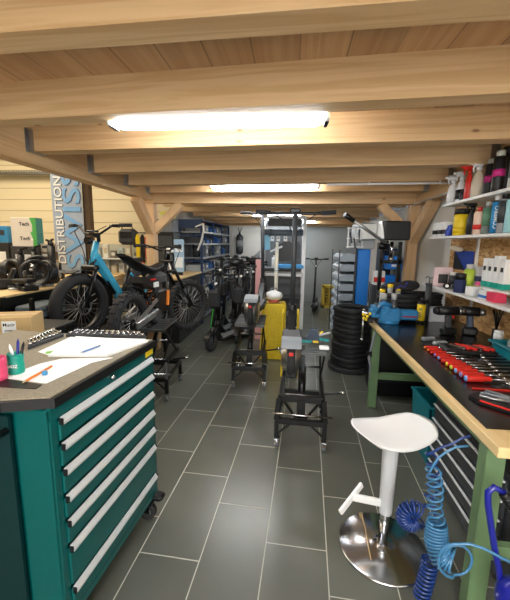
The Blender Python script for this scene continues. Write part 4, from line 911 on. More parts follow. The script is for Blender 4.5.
# --- fat bike. local x forward; rear axle at x=0
def fatbike():
    h = atY(83, 307, 3.02); rr = Vector((-1.88, 4.10, h.z))
    dirv = (Vector((h.x, h.y, 0)) - Vector((rr.x, rr.y, 0))); L = dirv.length; a = math.atan2(dirv.y, dirv.x)
    t = T('fat_bike', 'cyan electric fat-tyre bicycle standing left of the black motorcycle', 'bicycle', (rr.x, rr.y, 0), a); z = h.z; Rw = .32
    wheel(t, 'front_wheel', (L, 0, z), Rw, .052, spokes=24, hub=.03, rx=.062); wheel(t, 'rear_wheel', (0, 0, z), Rw, .052, spokes=24, hub=.06, rx=.062)
    hd = Vector((L - .20, 0, z + .44)); hb = hd + Vector((-.06, 0, .17)); bbk = Vector((.42, 0, z - .02)); st_ = Vector((.28, 0, z + .38))
    f = MB()
    for s in (-1, 1):
        f.cyl((L + .0, s * .075, z), (L - .135, s * .075, z + .36), .017, .02, seg=12)
    f.box((L - .135, 0, z + .365), (.06, .20, .05), .012).cyl((L - .14, 0, z + .37), hd, .02)
    f.tube([(L - .08, -.075, z + .28), (L - .04, 0, z + .33), (L - .08, .075, z + .28)], .010, 8)
    f.o('suspension_fork', BLKM, t)
    fr = MB(); fr.cyl(hd + Vector((.03, 0, -.06)), hb, .032, seg=16)
    fr.bar(hd + Vector((-.0, 0, .05)), bbk + Vector((.02, 0, .02)), .075, .125, .03)
    MB().cyl(bbk, st_ + Vector((-.03, 0, -.10)), .026, seg=14).o('seat_tube', BLKM, t)
    for s in (-1, 1): fr.bar((0, s * .08, z), bbk + Vector((-.03, s * .05, 0)), .03, .02).bar((0, s * .08, z), st_ + Vector((-.02, s * .02, -.12)), .022, .018)
    fr.o('frame', CYAN, t)
    MB().bar(hd + Vector((-.06, 0, -.04)), bbk + Vector((.12, 0, .08)), .05, .07, .015).o('battery', BLK, t)
    MB().cyl(bbk + Vector((0, -.06, 0)), bbk + Vector((0, .06, 0)), .06, seg=20).o('motor', BLK, t)
    c = MB().cyl(bbk + Vector((0, .07, 0)), bbk + Vector((0, .075, 0)), .085, seg=28).o('chainring', BLKM, t)
    for s in (-1, 1):
        k = MB().bar(bbk + Vector((0, s * .085, 0)), bbk + Vector((s * .12, s * .09, -.11)), .025, .014).o('crank', BLKM, t); MB().box(bbk + Vector((s * .12, s * .14, -.11)), (.09, .08, .02), .004).o('pedal', BLK, k)
    MB().cyl(st_ + Vector((-.03, 0, -.12)), st_ + Vector((-.07, 0, .0)), .015).o('seatpost', BLKM, t)
    sd = MB(); sd.prism([(-.16, -.07), (-.12, -.09), (.0, -.05), (.13, -.018), (.14, 0), (.13, .018), (0, .05), (-.12, .09), (-.16, .07)], st_ + Vector((-.07, 0, .0)), (1, 0, 0), (0, 1, 0), (0, 0, .045)); sd.o('saddle', BLK, t)
    hz_ = hb.z + .11
    MB().cyl(hb, hb + Vector((-.0, 0, .07)), .018).bar(hb + Vector((0, 0, .05)), hb + Vector((.07, 0, .07)), .04, .035, .006).o('handlebar_stem', BLKM, t)
    o = hb + Vector((.07, 0, .07))
    MB().tube([o + Vector((-.09, -.39, .09)), o + Vector((-.04, -.22, .09)), o + Vector((0, -.10, .01)), o, o + Vector((0, .10, .01)), o + Vector((-.04, .22, .09)), o + Vector((-.09, .39, .09))], .011, 10).o('handlebar', BLKM, t)
    for s in (-1, 1):
        MB().cyl(o + Vector((-.06, s * .28, .09)), o + Vector((-.09, s * .40, .09)), .017).o('grip', RUB, t); MB().tube([o + Vector((-.02, s * .20, .09)), o + Vector((.02, s * .24, .075)), o + Vector((-.015, s * .33, .07))], .006, 6).o('brake_lever', BLKM, t)
    MB().box(o + Vector((-.0, 0, .03)), (.07, .10, .02), .006).o('display', BLK, t)
    MB().cyl(o + Vector((.03, 0, -.06)), o + Vector((.08, 0, -.06)), .035, seg=18).o('headlight', BLKM, t)
    mb = MB()
    for s in (-1, 1): mb.tube([o + Vector((0, s * .18, .08)), o + Vector((.10, s * .12, .02)), o + Vector((.09, s * .04, -.14)), Vector((L - .12, s * .03, z + .42))], .004, 6)
    mb.o('cables', BLK, t)
    # mudguard
    poly = [(math.cos(R(x)) * (Rw + .03), math.sin(R(x)) * (Rw + .03)) for x in range(70, 151, 10)] + [(math.cos(R(x)) * (Rw + .022), math.sin(R(x)) * (Rw + .022)) for x in range(150, 69, -10)]
    MB().prism(poly, (L, -.05, z), (1, 0, 0), (0, 0, 1), (0, .10, 0)).o('mudguard', BLK, t)
    sa = R(-12); pv = Vector((L - .12, 0, 0))
    for k in kids(t):
        if k.name.split('.')[0] in ('front_wheel', 'suspension_fork', 'handlebar', 'handlebar_stem', 'grip', 'brake_lever', 'display', 'headlight', 'cables', 'mudguard'):
            k.rotation_euler = (0, 0, sa); k.location = pv - Matrix.Rotation(sa, 3, 'Z') @ pv
    return t, z - Rw, rr
fb, fz, rr = fatbike()
bs = T('bike_bench', 'low black workshop platform carrying the cyan fat bike', 'platform', (-1.88, 3.52, 0))
MB().box((0, 0, fz - .0222), (.46, 1.8, .04), .004).o('platform_top', BLK, bs)
for x in (-.2, .2):
    for y in (-.85, .85): MB().box((x, y, (fz - .042) / 2), (.04, .04, fz - .042)).o('leg', BLKM, bs)
# --- black electric motorcycle
def moto():
    rp = atY(130, 324, 2.92); fp_ = atY(180, 304, 4.05); z = (rp.z + fp_.z) / 2
    d = Vector((fp_.x - rp.x, fp_.y - rp.y)); L = d.length; a = math.atan2(d.y, d.x); Rw = .305
    t = T('electric_motorcycle', 'black electric dirt motorcycle with orange spring on the left lift', 'motorcycle', (rp.x, rp.y, 0), a)
    wheel(t, 'rear_wheel', (0, 0, z), Rw, .05, knobs=44, spokes=32, hub=.05); wheel(t, 'front_wheel', (L, 0, z), Rw, .034, knobs=54, spokes=32, hub=.035)
    hd = Vector((L - .30, 0, z + .50)); f = MB()
    for s in (-1, 1): f.cyl((L, s * .075, z), (L - .13, s * .075, z + .22), .024, seg=12).cyl((L - .13, s * .075, z + .22), hd + Vector((0, s * .075, .02)), .018, seg=12)
    f.box(hd + Vector((.02, 0, -.08)), (.06, .19, .03), .006).box(hd + Vector((0, 0, .03)), (.06, .19, .03), .006); f.o('fork', BLKM, t)
    fd = [(math.cos(R(x)) * (Rw + .10), math.sin(R(x)) * (Rw + .10)) for x in range(60, 151, 15)] + [(math.cos(R(x)) * (Rw + .09), math.sin(R(x)) * (Rw + .09)) for x in range(150, 59, -15)]
    fr = MB(); hh = hd + Vector((-.03, 0, -.02))
    for s in (-1, 1):
        fr.tube([hh, hh + Vector((-.20, s * .05, -.10)), Vector((.42, s * .07, z + .30)), Vector((.28, s * .06, z + .22)), Vector((.26, s * .06, z + .02))], .018, 8)
        fr.tube([hh + Vector((0, 0, -.06)), hh + Vector((-.10, s * .05, -.30)), Vector((.58, s * .07, z - .08)), Vector((.30, s * .06, z - .06)), Vector((.26, s * .06, z + .02))], .018, 8)
    fr.o('frame', BLKM, t)
    sw_ = MB()
    for s in (-1, 1): sw_.bar((-.03, s * .088, z - .005), (.40, s * .075, z + .05), .030, .065, .006).bar((.0, s * .085, z + .03), (.40, s * .07, z + .17), .022, .03)
    sw_.o('swingarm', ALU, t)
    MB().box((.53, 0, z + .13), (.24, .15, .26), .025).o('battery_case', BLK, t)
    MB().box((.40, 0, z + .0), (.17, .17, .15), .03).cyl((.38, -.10, z), (.38, .10, z), .065, seg=20).o('motor', DGRY, t)
    MB().box((.52, -.0, z - .12), (.26, .14, .03), .01).o('skid_plate', ALU, t)
    sp = MB().cyl((.34, 0, z + .06), (.47, 0, z + .32), .012).o('shock', CHR, t)
    hx = []
    a0 = Vector((.36, -.0, z + .09)); a1 = Vector((.455, 0, z + .29))
    for k in range(61): u = k / 60; an = u * 6 * 2 * PI; p = a0.lerp(a1, u); hx.append(p + Vector((math.cos(an) * .03 * .9, math.sin(an) * .03, -math.cos(an) * .03 * .35)))
    MB().tube(hx, .007, 6).o('orange_spring', ORG, sp)
    fs = lambda s: MB().bar((.63, s * .10, z + .02), (.70, s * .105, z + .22), .04, .03, .008)
    MB().bar((.60, -.088, z + .08), (.62, -.09, z + .24), .03, .02, .006).o('orange_guard', ORG, t)
    se = MB(); n = 10; prof = [(-.10, .635, .05, .012), (.0, .60, .07, .018), (.12, .55, .08, .028), (.24, .505, .085, .035), (.36, .48, .08, .04), (.47, .48, .07, .04), (.58, .50, .055, .04), (.66, .52, .04, .03)]
    rings = []
    for x, zz_, w, h in prof:
        rings.append([se.bm.verts.new((x, math.cos(k * 2 * PI / n) * w, z + zz_ - h * .3 + math.sin(k * 2 * PI / n) * h)) for k in range(n)])
    for A_, B_ in zip(rings, rings[1:]):
        for k in range(n): se._f([A_[k], A_[(k + 1) % n], B_[(k + 1) % n], B_[k]], True)
    se._f(rings[0][::-1]); se._f(rings[-1]); se.o('seat', BLK, t)
    MB().box((.54, -.0, z + .37), (.22, .17, .14), .04).o('tank_cover', mat('glossy grey plastic', (66, 68, 72), .25), t)
    MB().prism([(.16, .36), (.34, .28), (.40, .36), (.18, .42)], (0, -.085, z), (1, 0, 0), (0, 0, 1), (0, .17, 0)).o('side_panel', BLK, t)
    rg = [(math.cos(R(x)) * (Rw + .045), math.sin(R(x)) * (Rw + .045)) for x in range(30, 91, 10)] + [(math.cos(R(x)) * (Rw + .037), math.sin(R(x)) * (Rw + .037)) for x in range(90, 29, -10)]
    MB().prism(rg, (0, -.04, z), (1, 0, 0), (0, 0, 1), (0, .08, 0)).o('rear_mudguard', BLK, t)
    MB().box((.34, -.096, z + .33), (.10, .012, .05), .004).o('white_decal', WPL, t)
    MB().box((.30, -.09, z + .385), (.09, .01, .014)).o('red_decal', RED, t)
    o = hd + Vector((-.02, 0, .15))
    MB().cyl(hd, o, .02).tube([o + Vector((-.11, -.37, .05)), o + Vector((-.06, -.22, .05)), o + Vector((0, -.09, 0)), o + Vector((0, .09, 0)), o + Vector((-.06, .22, .05)), o + Vector((-.11, .37, .05))], .011, 10).cyl(o + Vector((-.04, -.18, .04)), o + Vector((-.04, .18, .04)), .008).o('handlebar', BLKM, t)
    for s in (-1, 1):
        MB().cyl(o + Vector((-.07, s * .25, .05)), o + Vector((-.115, s * .385, .05)), .018).cyl(o + Vector((-.116, s * .385, .05)), o + Vector((-.12, s * .395, .05)), .024).o('grip', RUB, t)
        MB().tube([o + Vector((-.03, s * .21, .05)), o + Vector((.0, s * .25, .03)), o + Vector((-.05, s * .34, .02))], .006, 6).o('brake_lever', BLKM, t)
        MB().bar(Vector((.42, s * .09, z - .05)), Vector((.42, s * .19, z - .05)), .03, .02).o('foot_peg', STEEL, t)
    MB().box(o + Vector((.06, 0, -.08)), (.06, .14, .12), .02).o('headlight_mask', BLK, t)
    MB().tube([(0.0, .07, z + .06), (.2, .07, z + .09), (.38, .07, z + .07), (.38, .07, z - .06), (.2, .07, z - .05), (0, .07, z - .06)], .006, 6, True).tor((0, .07, z), (0, 1, 0), .06, .006, 24, 6, .003).o('chain', STEEL, t)
    mb = MB()
    for s in (-1, 1): mb.tube([o + Vector((-.02, s * .2, .05)), o + Vector((.11, s * .12, .0)), o + Vector((.08, s * .04, -.2)), (L - .12, s * .06, z + .2)], .004, 6)
    mb.o('cables', BLK, t)
    sa = R(-27); pv = Vector((L - .25, 0, 0))
    for k in kids(t):
        if k.name.split('.')[0] in ('front_wheel', 'fork', 'handlebar', 'grip', 'brake_lever', 'headlight_mask', 'cables'):
            k.rotation_euler = (0, 0, sa); k.location = pv - Matrix.Rotation(sa, 3, 'Z') @ pv
    return t
mo = moto()
# ================================================================== cardboard box and grey cases behind the teal cabinet
sb = T('side_bench', 'low dark bench behind the teal cabinet carrying the cardboard box', 'bench', (-1.95, 2.1, 0))
MB().box((0, 0, .86), (.62, .66, .03), .004).o('top', BLK, sb)
for x in (-.28, .28):
    for y in (-.3, .3): MB().box((x, y, .4225), (.04, .04, .845)).o('leg', BLKM, sb)
cb = T('cardboard_box', 'closed brown cardboard box with white printed label at the left picture edge', 'box', (-1.75, 1.93, .876), R(20))
MB().box((0, 0, .07), (.32, .21, .14), .002).o('carton', CARD, cb)
MB().box((0, 0, .1408), (.32, .05, .0015)).o('packing_tape', mat('tape', (222, 196, 150), .3), cb)
lb = MB().box((.04, -.1062, .078), (.075, .001, .085)).o('label', PAPER, cb)
text('Mucir', .028, BLK, lb, (.04, -.1075, .098), (PI / 2, 0, 0), .0003)
MB().box((.04, -.1070, .062), (.05, .0004, .006)).box((.035, -.1070, .050), (.04, .0004, .004)).o('print_lines', BLK, lb)
# grey cases seen between box and fat wheel
gs = T('case_shelf', 'black low rack left of the fat bike holding grey tool cases', 'rack', (-2.265, 2.98, 0))
MB().box((0, 0, .60), (.29, .80, .02)).box((0, 0, .80), (.29, .80, .02)).box((-.135, 0, .5), (.02, .8, .98)).o('shelves', BLKM, gs)
for x in (-.13, .13):
    for y in (-.38, .38): MB().box((x, y, .5), (.03, .03, 1.0)).o('upright', BLKM, gs)
for i, (x, y, z, w, l, h, s) in enumerate(((-2.255, 2.85, .811, .24, .40, .05, 'lower grey flat tool case on the upper board of the case rack'), (-2.255, 2.86, .863, .23, .38, .05, 'upper grey flat tool case, topmost of its stack by the fat wheel'), (-2.255, 2.86, .611, .24, .42, .07, 'grey tool case on the lower board of the case rack'))):
    c = T('tool_case', s, 'case', (x, y, z), R(5)); MB().box((0, 0, h / 2), (w, l, h), .012).o('shell', mat('blue grey case', (96, 108, 116), .45), c); MB().box((w / 2, 0, h / 2), (.012, .12, .02), .004).o('handle', BLK, c)
# ================================================================== left counter with clutter
ct = T('wooden_counter', 'long light wooden counter on the left crowded with small parts', 'counter', (-3.1, 3.45, 0))
CZ = 1.005
MB().box((0, 0, CZ - .03), (1.36, 2.5, .06), .004).o('counter_top', PLY, ct); MB().box((-.05, 0, .46), (1.2, 2.4, .92)).o('counter_base', BLK, ct)
def P(px, Y, z=CZ + .001):
    p = atY(px, 250, Y); p.z = z; return p
bx = [
 (3, 4.0, .26, .16, .20, col(60, 140, 190), 'blue carton at the left picture edge on the counter', None, 1.26),
 (29, 4.0, .30, .14, .17, col(232, 222, 206), 'lower cream Tech carton with green edge on the counter', 'Tech', 1.22),
 (29, 4.0, .30, .14, .17, col(232, 222, 206), 'upper cream Tech carton with green edge, on top of its twin', 'Tech', 1.391),
 (2, 3.75, .18, .10, .22, col(216, 214, 206), 'white framed carton with red edge below the blue one', None, CZ + .001),
 (29, 4.0, .34, .16, .21, col(60, 60, 60), 'dark product carton carrying the Tech cartons', None, CZ + .001),
 (49, 4.05, .14, .12, .10, col(206, 196, 176), 'small beige product box right of the Tech cartons', None, 1.22),
 (49, 4.05, .15, .13, .10, col(120, 104, 84), 'brown product box second from the top right of the Tech cartons', None, 1.115),
 (49, 4.05, .16, .13, .105, col(196, 184, 150), 'lowest beige product box right of the Tech cartons', None, CZ + .001),
 (3, 4.0, .26, .18, .25, col(48, 48, 48), 'dark carton beneath the blue carton', None, CZ + .001),
 (32, 3.8, .10, .06, .13, col(210, 206, 196), 'white blister card standing in the middle of the counter', None, CZ + .001),
]
for px, Y, w, d, h, m, l, tx, z in bx:
    if px == 49 and z == 1.22: z = 1.335
    zr = {1.26: 1.44, 1.22: 1.40, 1.391: 1.571, 1.335: 1.335, 1.115: 1.234}.get(z, z)
    if zr == z: h = {'dark product carton carrying the Tech cartons': .393, 'dark carton beneath the blue carton': .433, 'lowest beige product box right of the Tech cartons': .228}.get(l, h)
    z = zr
    p = P(px, Y, z); b = T('product_box', l, 'box', p, R(8)); MB().box((0, 0, h / 2), (w, d, h), .003).o('carton', m, b)
    if tx:
        text(tx, .06, BLK, b, (.01, -d / 2 - .0015, h * .55), (PI / 2, 0, 0)); MB().prism([(w / 2 - .05, 0), (w / 2, 0), (w / 2, h), (w / 2 - .075, h), (w / 2 - .045, h * .5)], (0, -d / 2 - .0002, 0), (1, 0, 0), (0, 0, 1), (0, -.001, 0)).o('green_edge', col(90, 180, 90), b)
        MB().box((w / 2 + .0006, 0, h / 2), (.001, d, h)).o('side_print', col(90, 170, 160), b)
    else: MB().box((0, -d / 2 - .0008, h * .6), (w * .7, .001, h * .3)).o('printed_band', DGRY if sum(m.node_tree.nodes['Principled BSDF'].inputs['Base Color'].default_value[:3]) > .5 else WPL, b)
names = ['black cable loop', 'black folding lock', 'black brake caliper', 'black handlebar bag', 'black pedal pair', 'black pump body', 'black light bracket', 'black chain coil', 'black grip set']
spots = [(4, 3.3), (12, 3.45), (20, 3.3), (30, 3.4), (38, 3.5), (46, 3.6), (52, 3.75), (24, 3.65), (10, 3.65), (40, 3.78), (50, 3.98), (14, 3.08), (32, 3.2), (0, 3.05), (-6, 3.5), (24, 3.0), (44, 3.35), (56, 4.05), (34, 3.75), (18, 3.75)]
where = ['by the left picture edge', 'left of centre on the counter', 'at the middle of the counter front', 'right of the middle on the counter', 'near the banner foot', 'just left of the banner', 'right under the banner edge', 'behind the front row of parts', 'below the blue carton', 'in front of the beige boxes', 'beside the lowest beige box', 'on the front rim at the left', 'on the front rim at the right', 'at the front beside the picture edge', 'partly cut by the left picture edge', 'in the centre of the front rim', 'close to the fat front wheel', 'behind the banner-side pedals', 'in front of the beige stack', 'before the dark carton'] 
kind = ['cable', 'lock', 'part', 'bag', 'pedal', 'pump', 'bracket', 'chain', 'grip']
for i, (px, Y) in enumerate(spots):
    p = P(px, Y); k = i % 4; h = .20 + .12 * rnd.random(); SC = 1.35 + .4 * rnd.random()
    t = T(('coiled_cable', 'brake_caliper', 'air_pump', 'pedal_set')[k], '%s lying %s' % (('black coiled cable', 'black clamp-like bike part', 'black mini pump stood upright', 'black pair of pedals'))[0:0] if False else '%s %s' % (('black coiled cable lock standing', 'black jagged brake part lying', 'small black and silver pump standing', 'pair of black pedals stacked')[k], where[i]), 'bike part', p, rnd.random() * 3); t.scale = (SC, SC, SC)
    if k == 0:
        m_ = MB()
        for j in range(4): m_.tor((0, j * .014 - .02, .095), (0, 1, .1 * j), .08, .011, 24, 6)
        m_.o('cable', BLK, t); MB().box((.0, 0, .012), (.06, .07, .024), .004).o('lock_head', GRY, t)
    elif k == 1:
        MB().box((0, 0, .03), (.14, .09, .06), .012).box((.05, 0, .08), (.03, .07, .10), .008, (0, .4, 0)).o('caliper', BLK, t); MB().cyl((-.05, -.05, .05), (-.05, .05, .05), .02).bar((-.02, 0, .06), (-.10, .02, .13), .018, .018).o('fittings', ALU, t)
    elif k == 2:
        MB().cyl((0, 0, 0), (0, 0, h), .022).cyl((0, 0, h), (0, 0, h + .03), .014).o('barrel', BLK, t); MB().cyl((0, 0, h * .3), (0, 0, h * .5), .0235).o('silver_band', ALU, t); MB().bar((0, 0, h + .03), (.05, 0, h + .045), .014, .014).o('lever', BLK, t)
    else:
        MB().box((0, 0, .014), (.11, .09, .028), .006).box((.01, .01, .058), (.10, .09, .026), .006, (0, 0, .5)).o('bodies', BLK, t); MB().cyl((0, 0, .027), (0, 0, .046), .014).cyl((0, .04, .014), (0, .10, .014), .008).o('axle', ALU, t)
for i, (x, Y, h, l) in enumerate(((14, 3.55, .27, 'large black round helmet on the counter below the Tech cartons'),)):
    p = P(x, Y); t = T('helmet', l, 'helmet', p); MB().tor((0, 0, .13), (0.1, 1, 0), .105, .03, 30, 10, .06).o('shell', BLK, t); MB().ball((0, .04, .13), .09, .03, .09, 14).o('padding', DGRY, t); MB().box((0, 0, .006), (.12, .1, .012)).o('rim', DGRY, t)
# banner
bn = T('sales_banner', 'tall pale blue SWISS DISTRIBUTION banner standing behind the counter clutter', 'banner', (-3.12, 4.62, CZ + .001), R(8))
BM = mat('pale blue banner cloth', (158, 170, 186), .6, noise=.08, nscale=4)
MB().prism([(-.21, .02), (.21, .02), (.19, 1.75), (.12, 1.95), (-.21, 1.95)], (0, .004, 0), (1, 0, 0), (0, 0, 1), (0, -.006, 0)).o('banner_cloth', BM, bn)
MB().cyl((.215, 0, .0), (.215, 0, 1.9), .009).o('pole', BLK, bn); MB().box((0, 0, .01), (.44, .12, .02), .004).o('foot', BLKM, bn)
ROT = Matrix.Rotation(PI / 2, 3, 'X') @ Matrix.Rotation(PI / 2, 3, 'Z')
def vt(body, size, m, x, z, sx=1, name='lettering'):
    o = text(body, size, m, bn, (x, -.005, z), (0, 0, 0), .001, name, 'CENTER', sx); o.rotation_euler = ROT.to_euler(); return o
vt('SWISS', .34, mat('banner dark edge', (84, 88, 110), .5), .078, .745, 1.52, 'swiss_lettering'); vt('SWISS', .33, mat('banner blue letter', (120, 168, 212), .5), .07, .75, 1.56, 'swiss_lettering').location.y = -.009
vt('DISTRIBUTION', .15, mat('banner dark edge', (84, 88, 110), .5), -.108, .735, 1.22, 'distribution_lettering'); vt('DISTRIBUTION', .145, WHT, -.116, .74, 1.25, 'distribution_lettering').location.y = -.009
# ================================================================== shop shelf behind the bikes
ws = T('display_shelf', 'wall display rack of pale packets behind the bicycles', 'display rack', (-2.93, 5.75, 0))
MB().box((0, .08, .9), (1.25, .02, 1.05)).o('back_panel', mat('pale panel', (190, 186, 168), .6), ws)
for z in (.70, .93, 1.18): MB().box((0, -.05, z), (1.25, .26, .016)).o('shelf_board', PLY if z < 1 else WHT, ws)
for x in (-.62, .62): MB().box((x, -.05, .75), (.02, .26, 1.5)).o('side', BLK, ws)
pk = [(74 + i * 5.5, z) for z in (1.19,) for i in range(8)] + [(80 + i * 5.2, .94) for i in range(8)]
pc_ = [col(206, 204, 190), col(150, 156, 150), col(220, 216, 200), col(120, 110, 96), col(176, 190, 186), col(196, 180, 150)]
for i in range(8):
    for r_, z in enumerate((1.189, .939)):
        x = -3.47 + i * .135; hgt = .13 + .05 * ((i * 7 + r_ * 3) % 3)
        t = T('display_packet', 'pale packets standing on the display rack behind the fat bike', 'packet', (x, 5.70, z), 0, 'pale packets on the display rack')
        MB().box((0, 0, hgt / 2), (.10, .05, hgt), .008).o('packet', pc_[(i + r_ * 2) % 6], t); MB().box((0, -.0255, hgt * .55), (.06, .001, hgt * .4)).o('print', pc_[(i + 3) % 6], t)
for i, (x, m, l) in enumerate(((-2.60, col(240, 120, 60), 'orange and white carton on the display rack below the seat'), (-2.51, col(226, 96, 60), 'second orange carton next to the yellow packet'), (-2.42, col(236, 210, 50), 'yellow upright packet at the right end of display rack'))):
    t = T('display_packet', l, 'packet', (x, 5.605, .939)); MB().box((0, 0, .10), (.075, .06, .20), .004).o('packet', m, t); MB().box((0, -.031, .15), (.06, .001, .07)).o('print', WPL, t)
hg = [(-2.50, 'yellow', YEL, .36), (-2.42, 'black', BLK, .44), (-2.34, 'red', col(230, 70, 50), .40), (-2.26, 'dark', DGRY, .34), (-2.18, 'lime', col(210, 220, 80), .42)]
rl = T('hanging_rail', 'thin black rail with hooks over the hanging packets', 'rail', (-2.34, 5.45, 1.62)); MB().cyl((-.22, 0, 0), (.22, 0, 0), .006).cyl((-.22, 0, 0), (-.22, .60, 0), .006).cyl((.22, 0, 0), (.22, .60, 0), .006).o('rail', BLK, rl)
for x, n, m, h in hg:
    t = T('hanging_packet', '%s packet hanging from the rail left of the wooden post' % n, 'packet', (x, 5.43, 1.61)); MB().prism([(-.03, -h - .02), (.03, -h - .02), (.035, -.07), (.012, -.02), (-.012, -.02), (-.035, -.07)], (0, -.01, 0), (1, 0, 0), (0, 0, 1), (0, .02, 0)).o('packet', m, t); MB().tor((0, 0, -.008), (0, 1, 0), .010, .002, 12, 5).o('hook', CHR, t)
# black basket behind fat bike handlebar
bk = T('pannier_bag', 'black mesh pannier bag hanging above the display rack behind the cyan bike', 'bag', (-2.69, 5.5, 1.42)); MB().box((0, 0, .13), (.30, .18, .26), .05).o('bag_body', DGRY, bk); MB().tube([(-.1, -.03, .25), (-.06, -.03, .33), (.06, -.03, .33), (.1, -.03, .25)], .008, 6).o('handle', BLK, bk); MB().box((0, -.092, .16), (.2, .004, .10)).o('pocket', BLK, bk)
# ================================================================== black counter and things on it
cn = T('black_counter', 'black counter block with light wooden top beside the aisle tiles', 'counter', (-1.95, 5.38, 0))
MB().box((0, 0, .47), (.66, 1.22, .94), .004).o('counter_body', BLK, cn); MB().box((0, 0, .955), (.70, 1.26, .03), .003).o('counter_top', PLY, cn)
KZ = .971
for i, z in enumerate((.30, .40)): pass
t = T('small_carton_stack', 'two flat brown cartons stacked on the floor before the black counter', 'cartons', (0, 0, 0)); bpy.data.objects.remove(t)
p = atY(149, 335, 4.55); 
for i, (z, l) in enumerate(((0, 'lower brown carton beside the left lift'), (.181, 'upper brown carton beside the left lift'))):
    t = T('flat_carton', l, 'box', (-1.66, 4.60, z + .09)); t.location = (-2.02, 4.66, z); MB().box((0, 0, .09), (.28, .18, .18), .003).o('carton', CARD, t); MB().box((0, -.091, .09), (.28, .001, .02)).o('dark_band', BLK, t)
t = T('monitor_cabinet', 'black upright cabinet standing on the counter behind the motorcycle bars', 'cabinet', (-2.02, 5.45, KZ)); MB().box((0, 0, .33), (.34, .34, .66), .006).o('case', BLK, t); MB().box((0, -.172, .35), (.29, .004, .5)).o('door', DGRY, t)
t = T('wall_calendar', 'pale blue printed sheet hanging on the side of the counter cabinet', 'sheet', (-1.74, 5.20, 1.02)); MB().box((0, 0, .25), (.16, .004, .50)).o('sheet', col(150, 180, 206), t); MB().box((0, -.003, .36), (.12, .001, .10)).box((0, -.003, .15), (.12, .001, .16)).o('print', col(220, 226, 230), t); MB().box((0, .02, .0), (.1, .04, .10)).box((0, .02, -.042), (.1, .06, .01)).o('stand', BLK, t)
t = T('grey_case', 'grey metal box on top of the counter cabinet', 'box', (-2.02, 5.45, KZ + .661)); MB().box((0, 0, .10), (.30, .26, .20), .006).o('shell', GRY, t); MB().box((0, -.132, .12), (.10, .004, .03)).o('latch', CHR, t)
t = T('yellow_sign', 'yellow and white leaflet box standing on the grey metal box', 'box', (-1.98, 5.42, KZ + .862)); MB().box((0, 0, .06), (.22, .10, .12), .003).o('carton', col(222, 214, 110), t); MB().box((0, -.051, .03), (.2, .001, .05)).o('print', WPL, t)
t = T('white_tape_gun', 'white angled handset leaning at the front right of the black counter cabinet', 'handset', (-1.80, 4.98, KZ)); MB().bar((0, 0, .0), (-.04, 0, .42), .04, .035, .01).bar((-.04, 0, .42), (.05, 0, .36), .05, .04, .01).o('handset', WPL, t)
# ================================================================== blue shelving rack
rk = T('blue_rack', 'tall blue steel shelving rack full of bins, left of the rear half', 'shelving rack', (-1.60, 6.10, 0))
RH = 1.88; RL = 2.62; RD = .42
for y in (0, .02 + RL * .33, .02 + RL * .66, RL):
    fm = MB()
    for x in (-.02, -RD): fm.box((x, y, RH / 2), (.04, .04, RH), .003)
    for z in (.25, .7, 1.15, 1.6): fm.box((-RD / 2, y, z), (RD, .012, .03))
    fm.o('upright_frame', NAVY, rk)
SZ = [.12, .42, .70, .95, 1.20, 1.45, 1.66]
for z in SZ:
    s = MB().box((-RD / 2 - .01, RL / 2, z), (RD - .03, RL, .02)).o('shelf_board', mat('rack shelf', (150, 158, 166), .4, .5), rk); MB().box((-.004, RL / 2, z), (.012, RL, .035)).o('front_beam', ALU, s)
MB().box((-RD / 2, 0.0, 1.80), (RD, .03, .14)).box((-RD / 2, RL / 2, RH - .01), (RD, RL, .02)).o('top_panel', NAVY, rk)
bc = [(col(30, 90, 160), 'blue'), (col(60, 62, 66), 'dark grey'), (col(206, 206, 200), 'white'), (col(110, 114, 118), 'grey'), (col(150, 150, 148), 'light grey'), (BLK, 'black'), (col(84, 90, 98), 'slate')]
ords = ['lowest', 'second', 'third', 'fourth', 'fifth', 'sixth', 'topmost']
pos = ['nearest', 'second', 'third', 'fourth', 'fifth', 'sixth', 'seventh', 'farthest']
bid = 0
for si, z in enumerate(SZ):
    for k in range(8):
        ci = (si * 3 + k * 5 + (si * k) % 4) % 7; m, n = bc[ci]; hmax = (SZ[si + 1] - z - .05) if si < 6 else .13
        h = min(hmax, .09 + .14 * rnd.random()); w = .22 if k % 3 else .19
        y = 6.10 + .19 + k * .319
        if abs(y - 6.10 - (.02 + RL * .33)) < .01: y += .03
        t = T('storage_bin', '%s bin on the %s shelf board of the blue rack, %s from the front' % (n, ords[si], pos[k]), 'storage bin', (-1.60 - .20, y, z + .0105), 0, 'bins and boxes on the blue rack')
        if ci in (0, 1, 6):
            MB().prism([(0, 0), (.32, 0), (.32, h), (.10, h), (0, h * .55)], (.17, -w / 2, 0), (-1, 0, 0), (0, 0, 1), (0, w, 0)).o('bin_body', m, t); MB().box((.1665, 0, h * .3), (.002, w * .5, h * .2)).o('label', WPL, t); t.location.x -= .0
        elif ci == 5:
            MB().cyl((.02, -.05, 0), (.02, -.05, h), .045).cyl((.05, .055, 0), (.05, .055, h * .85), .04).o('canisters', m, t); MB().cyl((.02, -.05, h), (.02, -.05, h + .01), .03).o('lids', GRY, t)
        else:
            MB().box((0.0, 0, h / 2), (.30, w, h), .004).o('box_body', m, t); MB().box((.1515, .0, h * .5), (.002, w * .5, h * .35)).o('label', BLK if n == 'white' else WPL, t)
# fork/handlebar thing hooked at the rack front
t = T('bicycle_fork', 'white bicycle fork hooked on the near end of the blue rack', 'bicycle fork', (-1.56, 6.02, 1.80)); MB().tube([(0, -.02, 0), (.01, -.03, -.12), (-.03, -.05, -.30), (-.10, -.05, -.46)], .018, 10).tube([(0, -.02, 0), (-.05, -.03, -.02), (-.14, -.05, -.06)], .014, 8).o('fork', WPL, t); MB().cyl((0, -.02, 0), (0, .06, .01), .012).o('hook', RED, t)
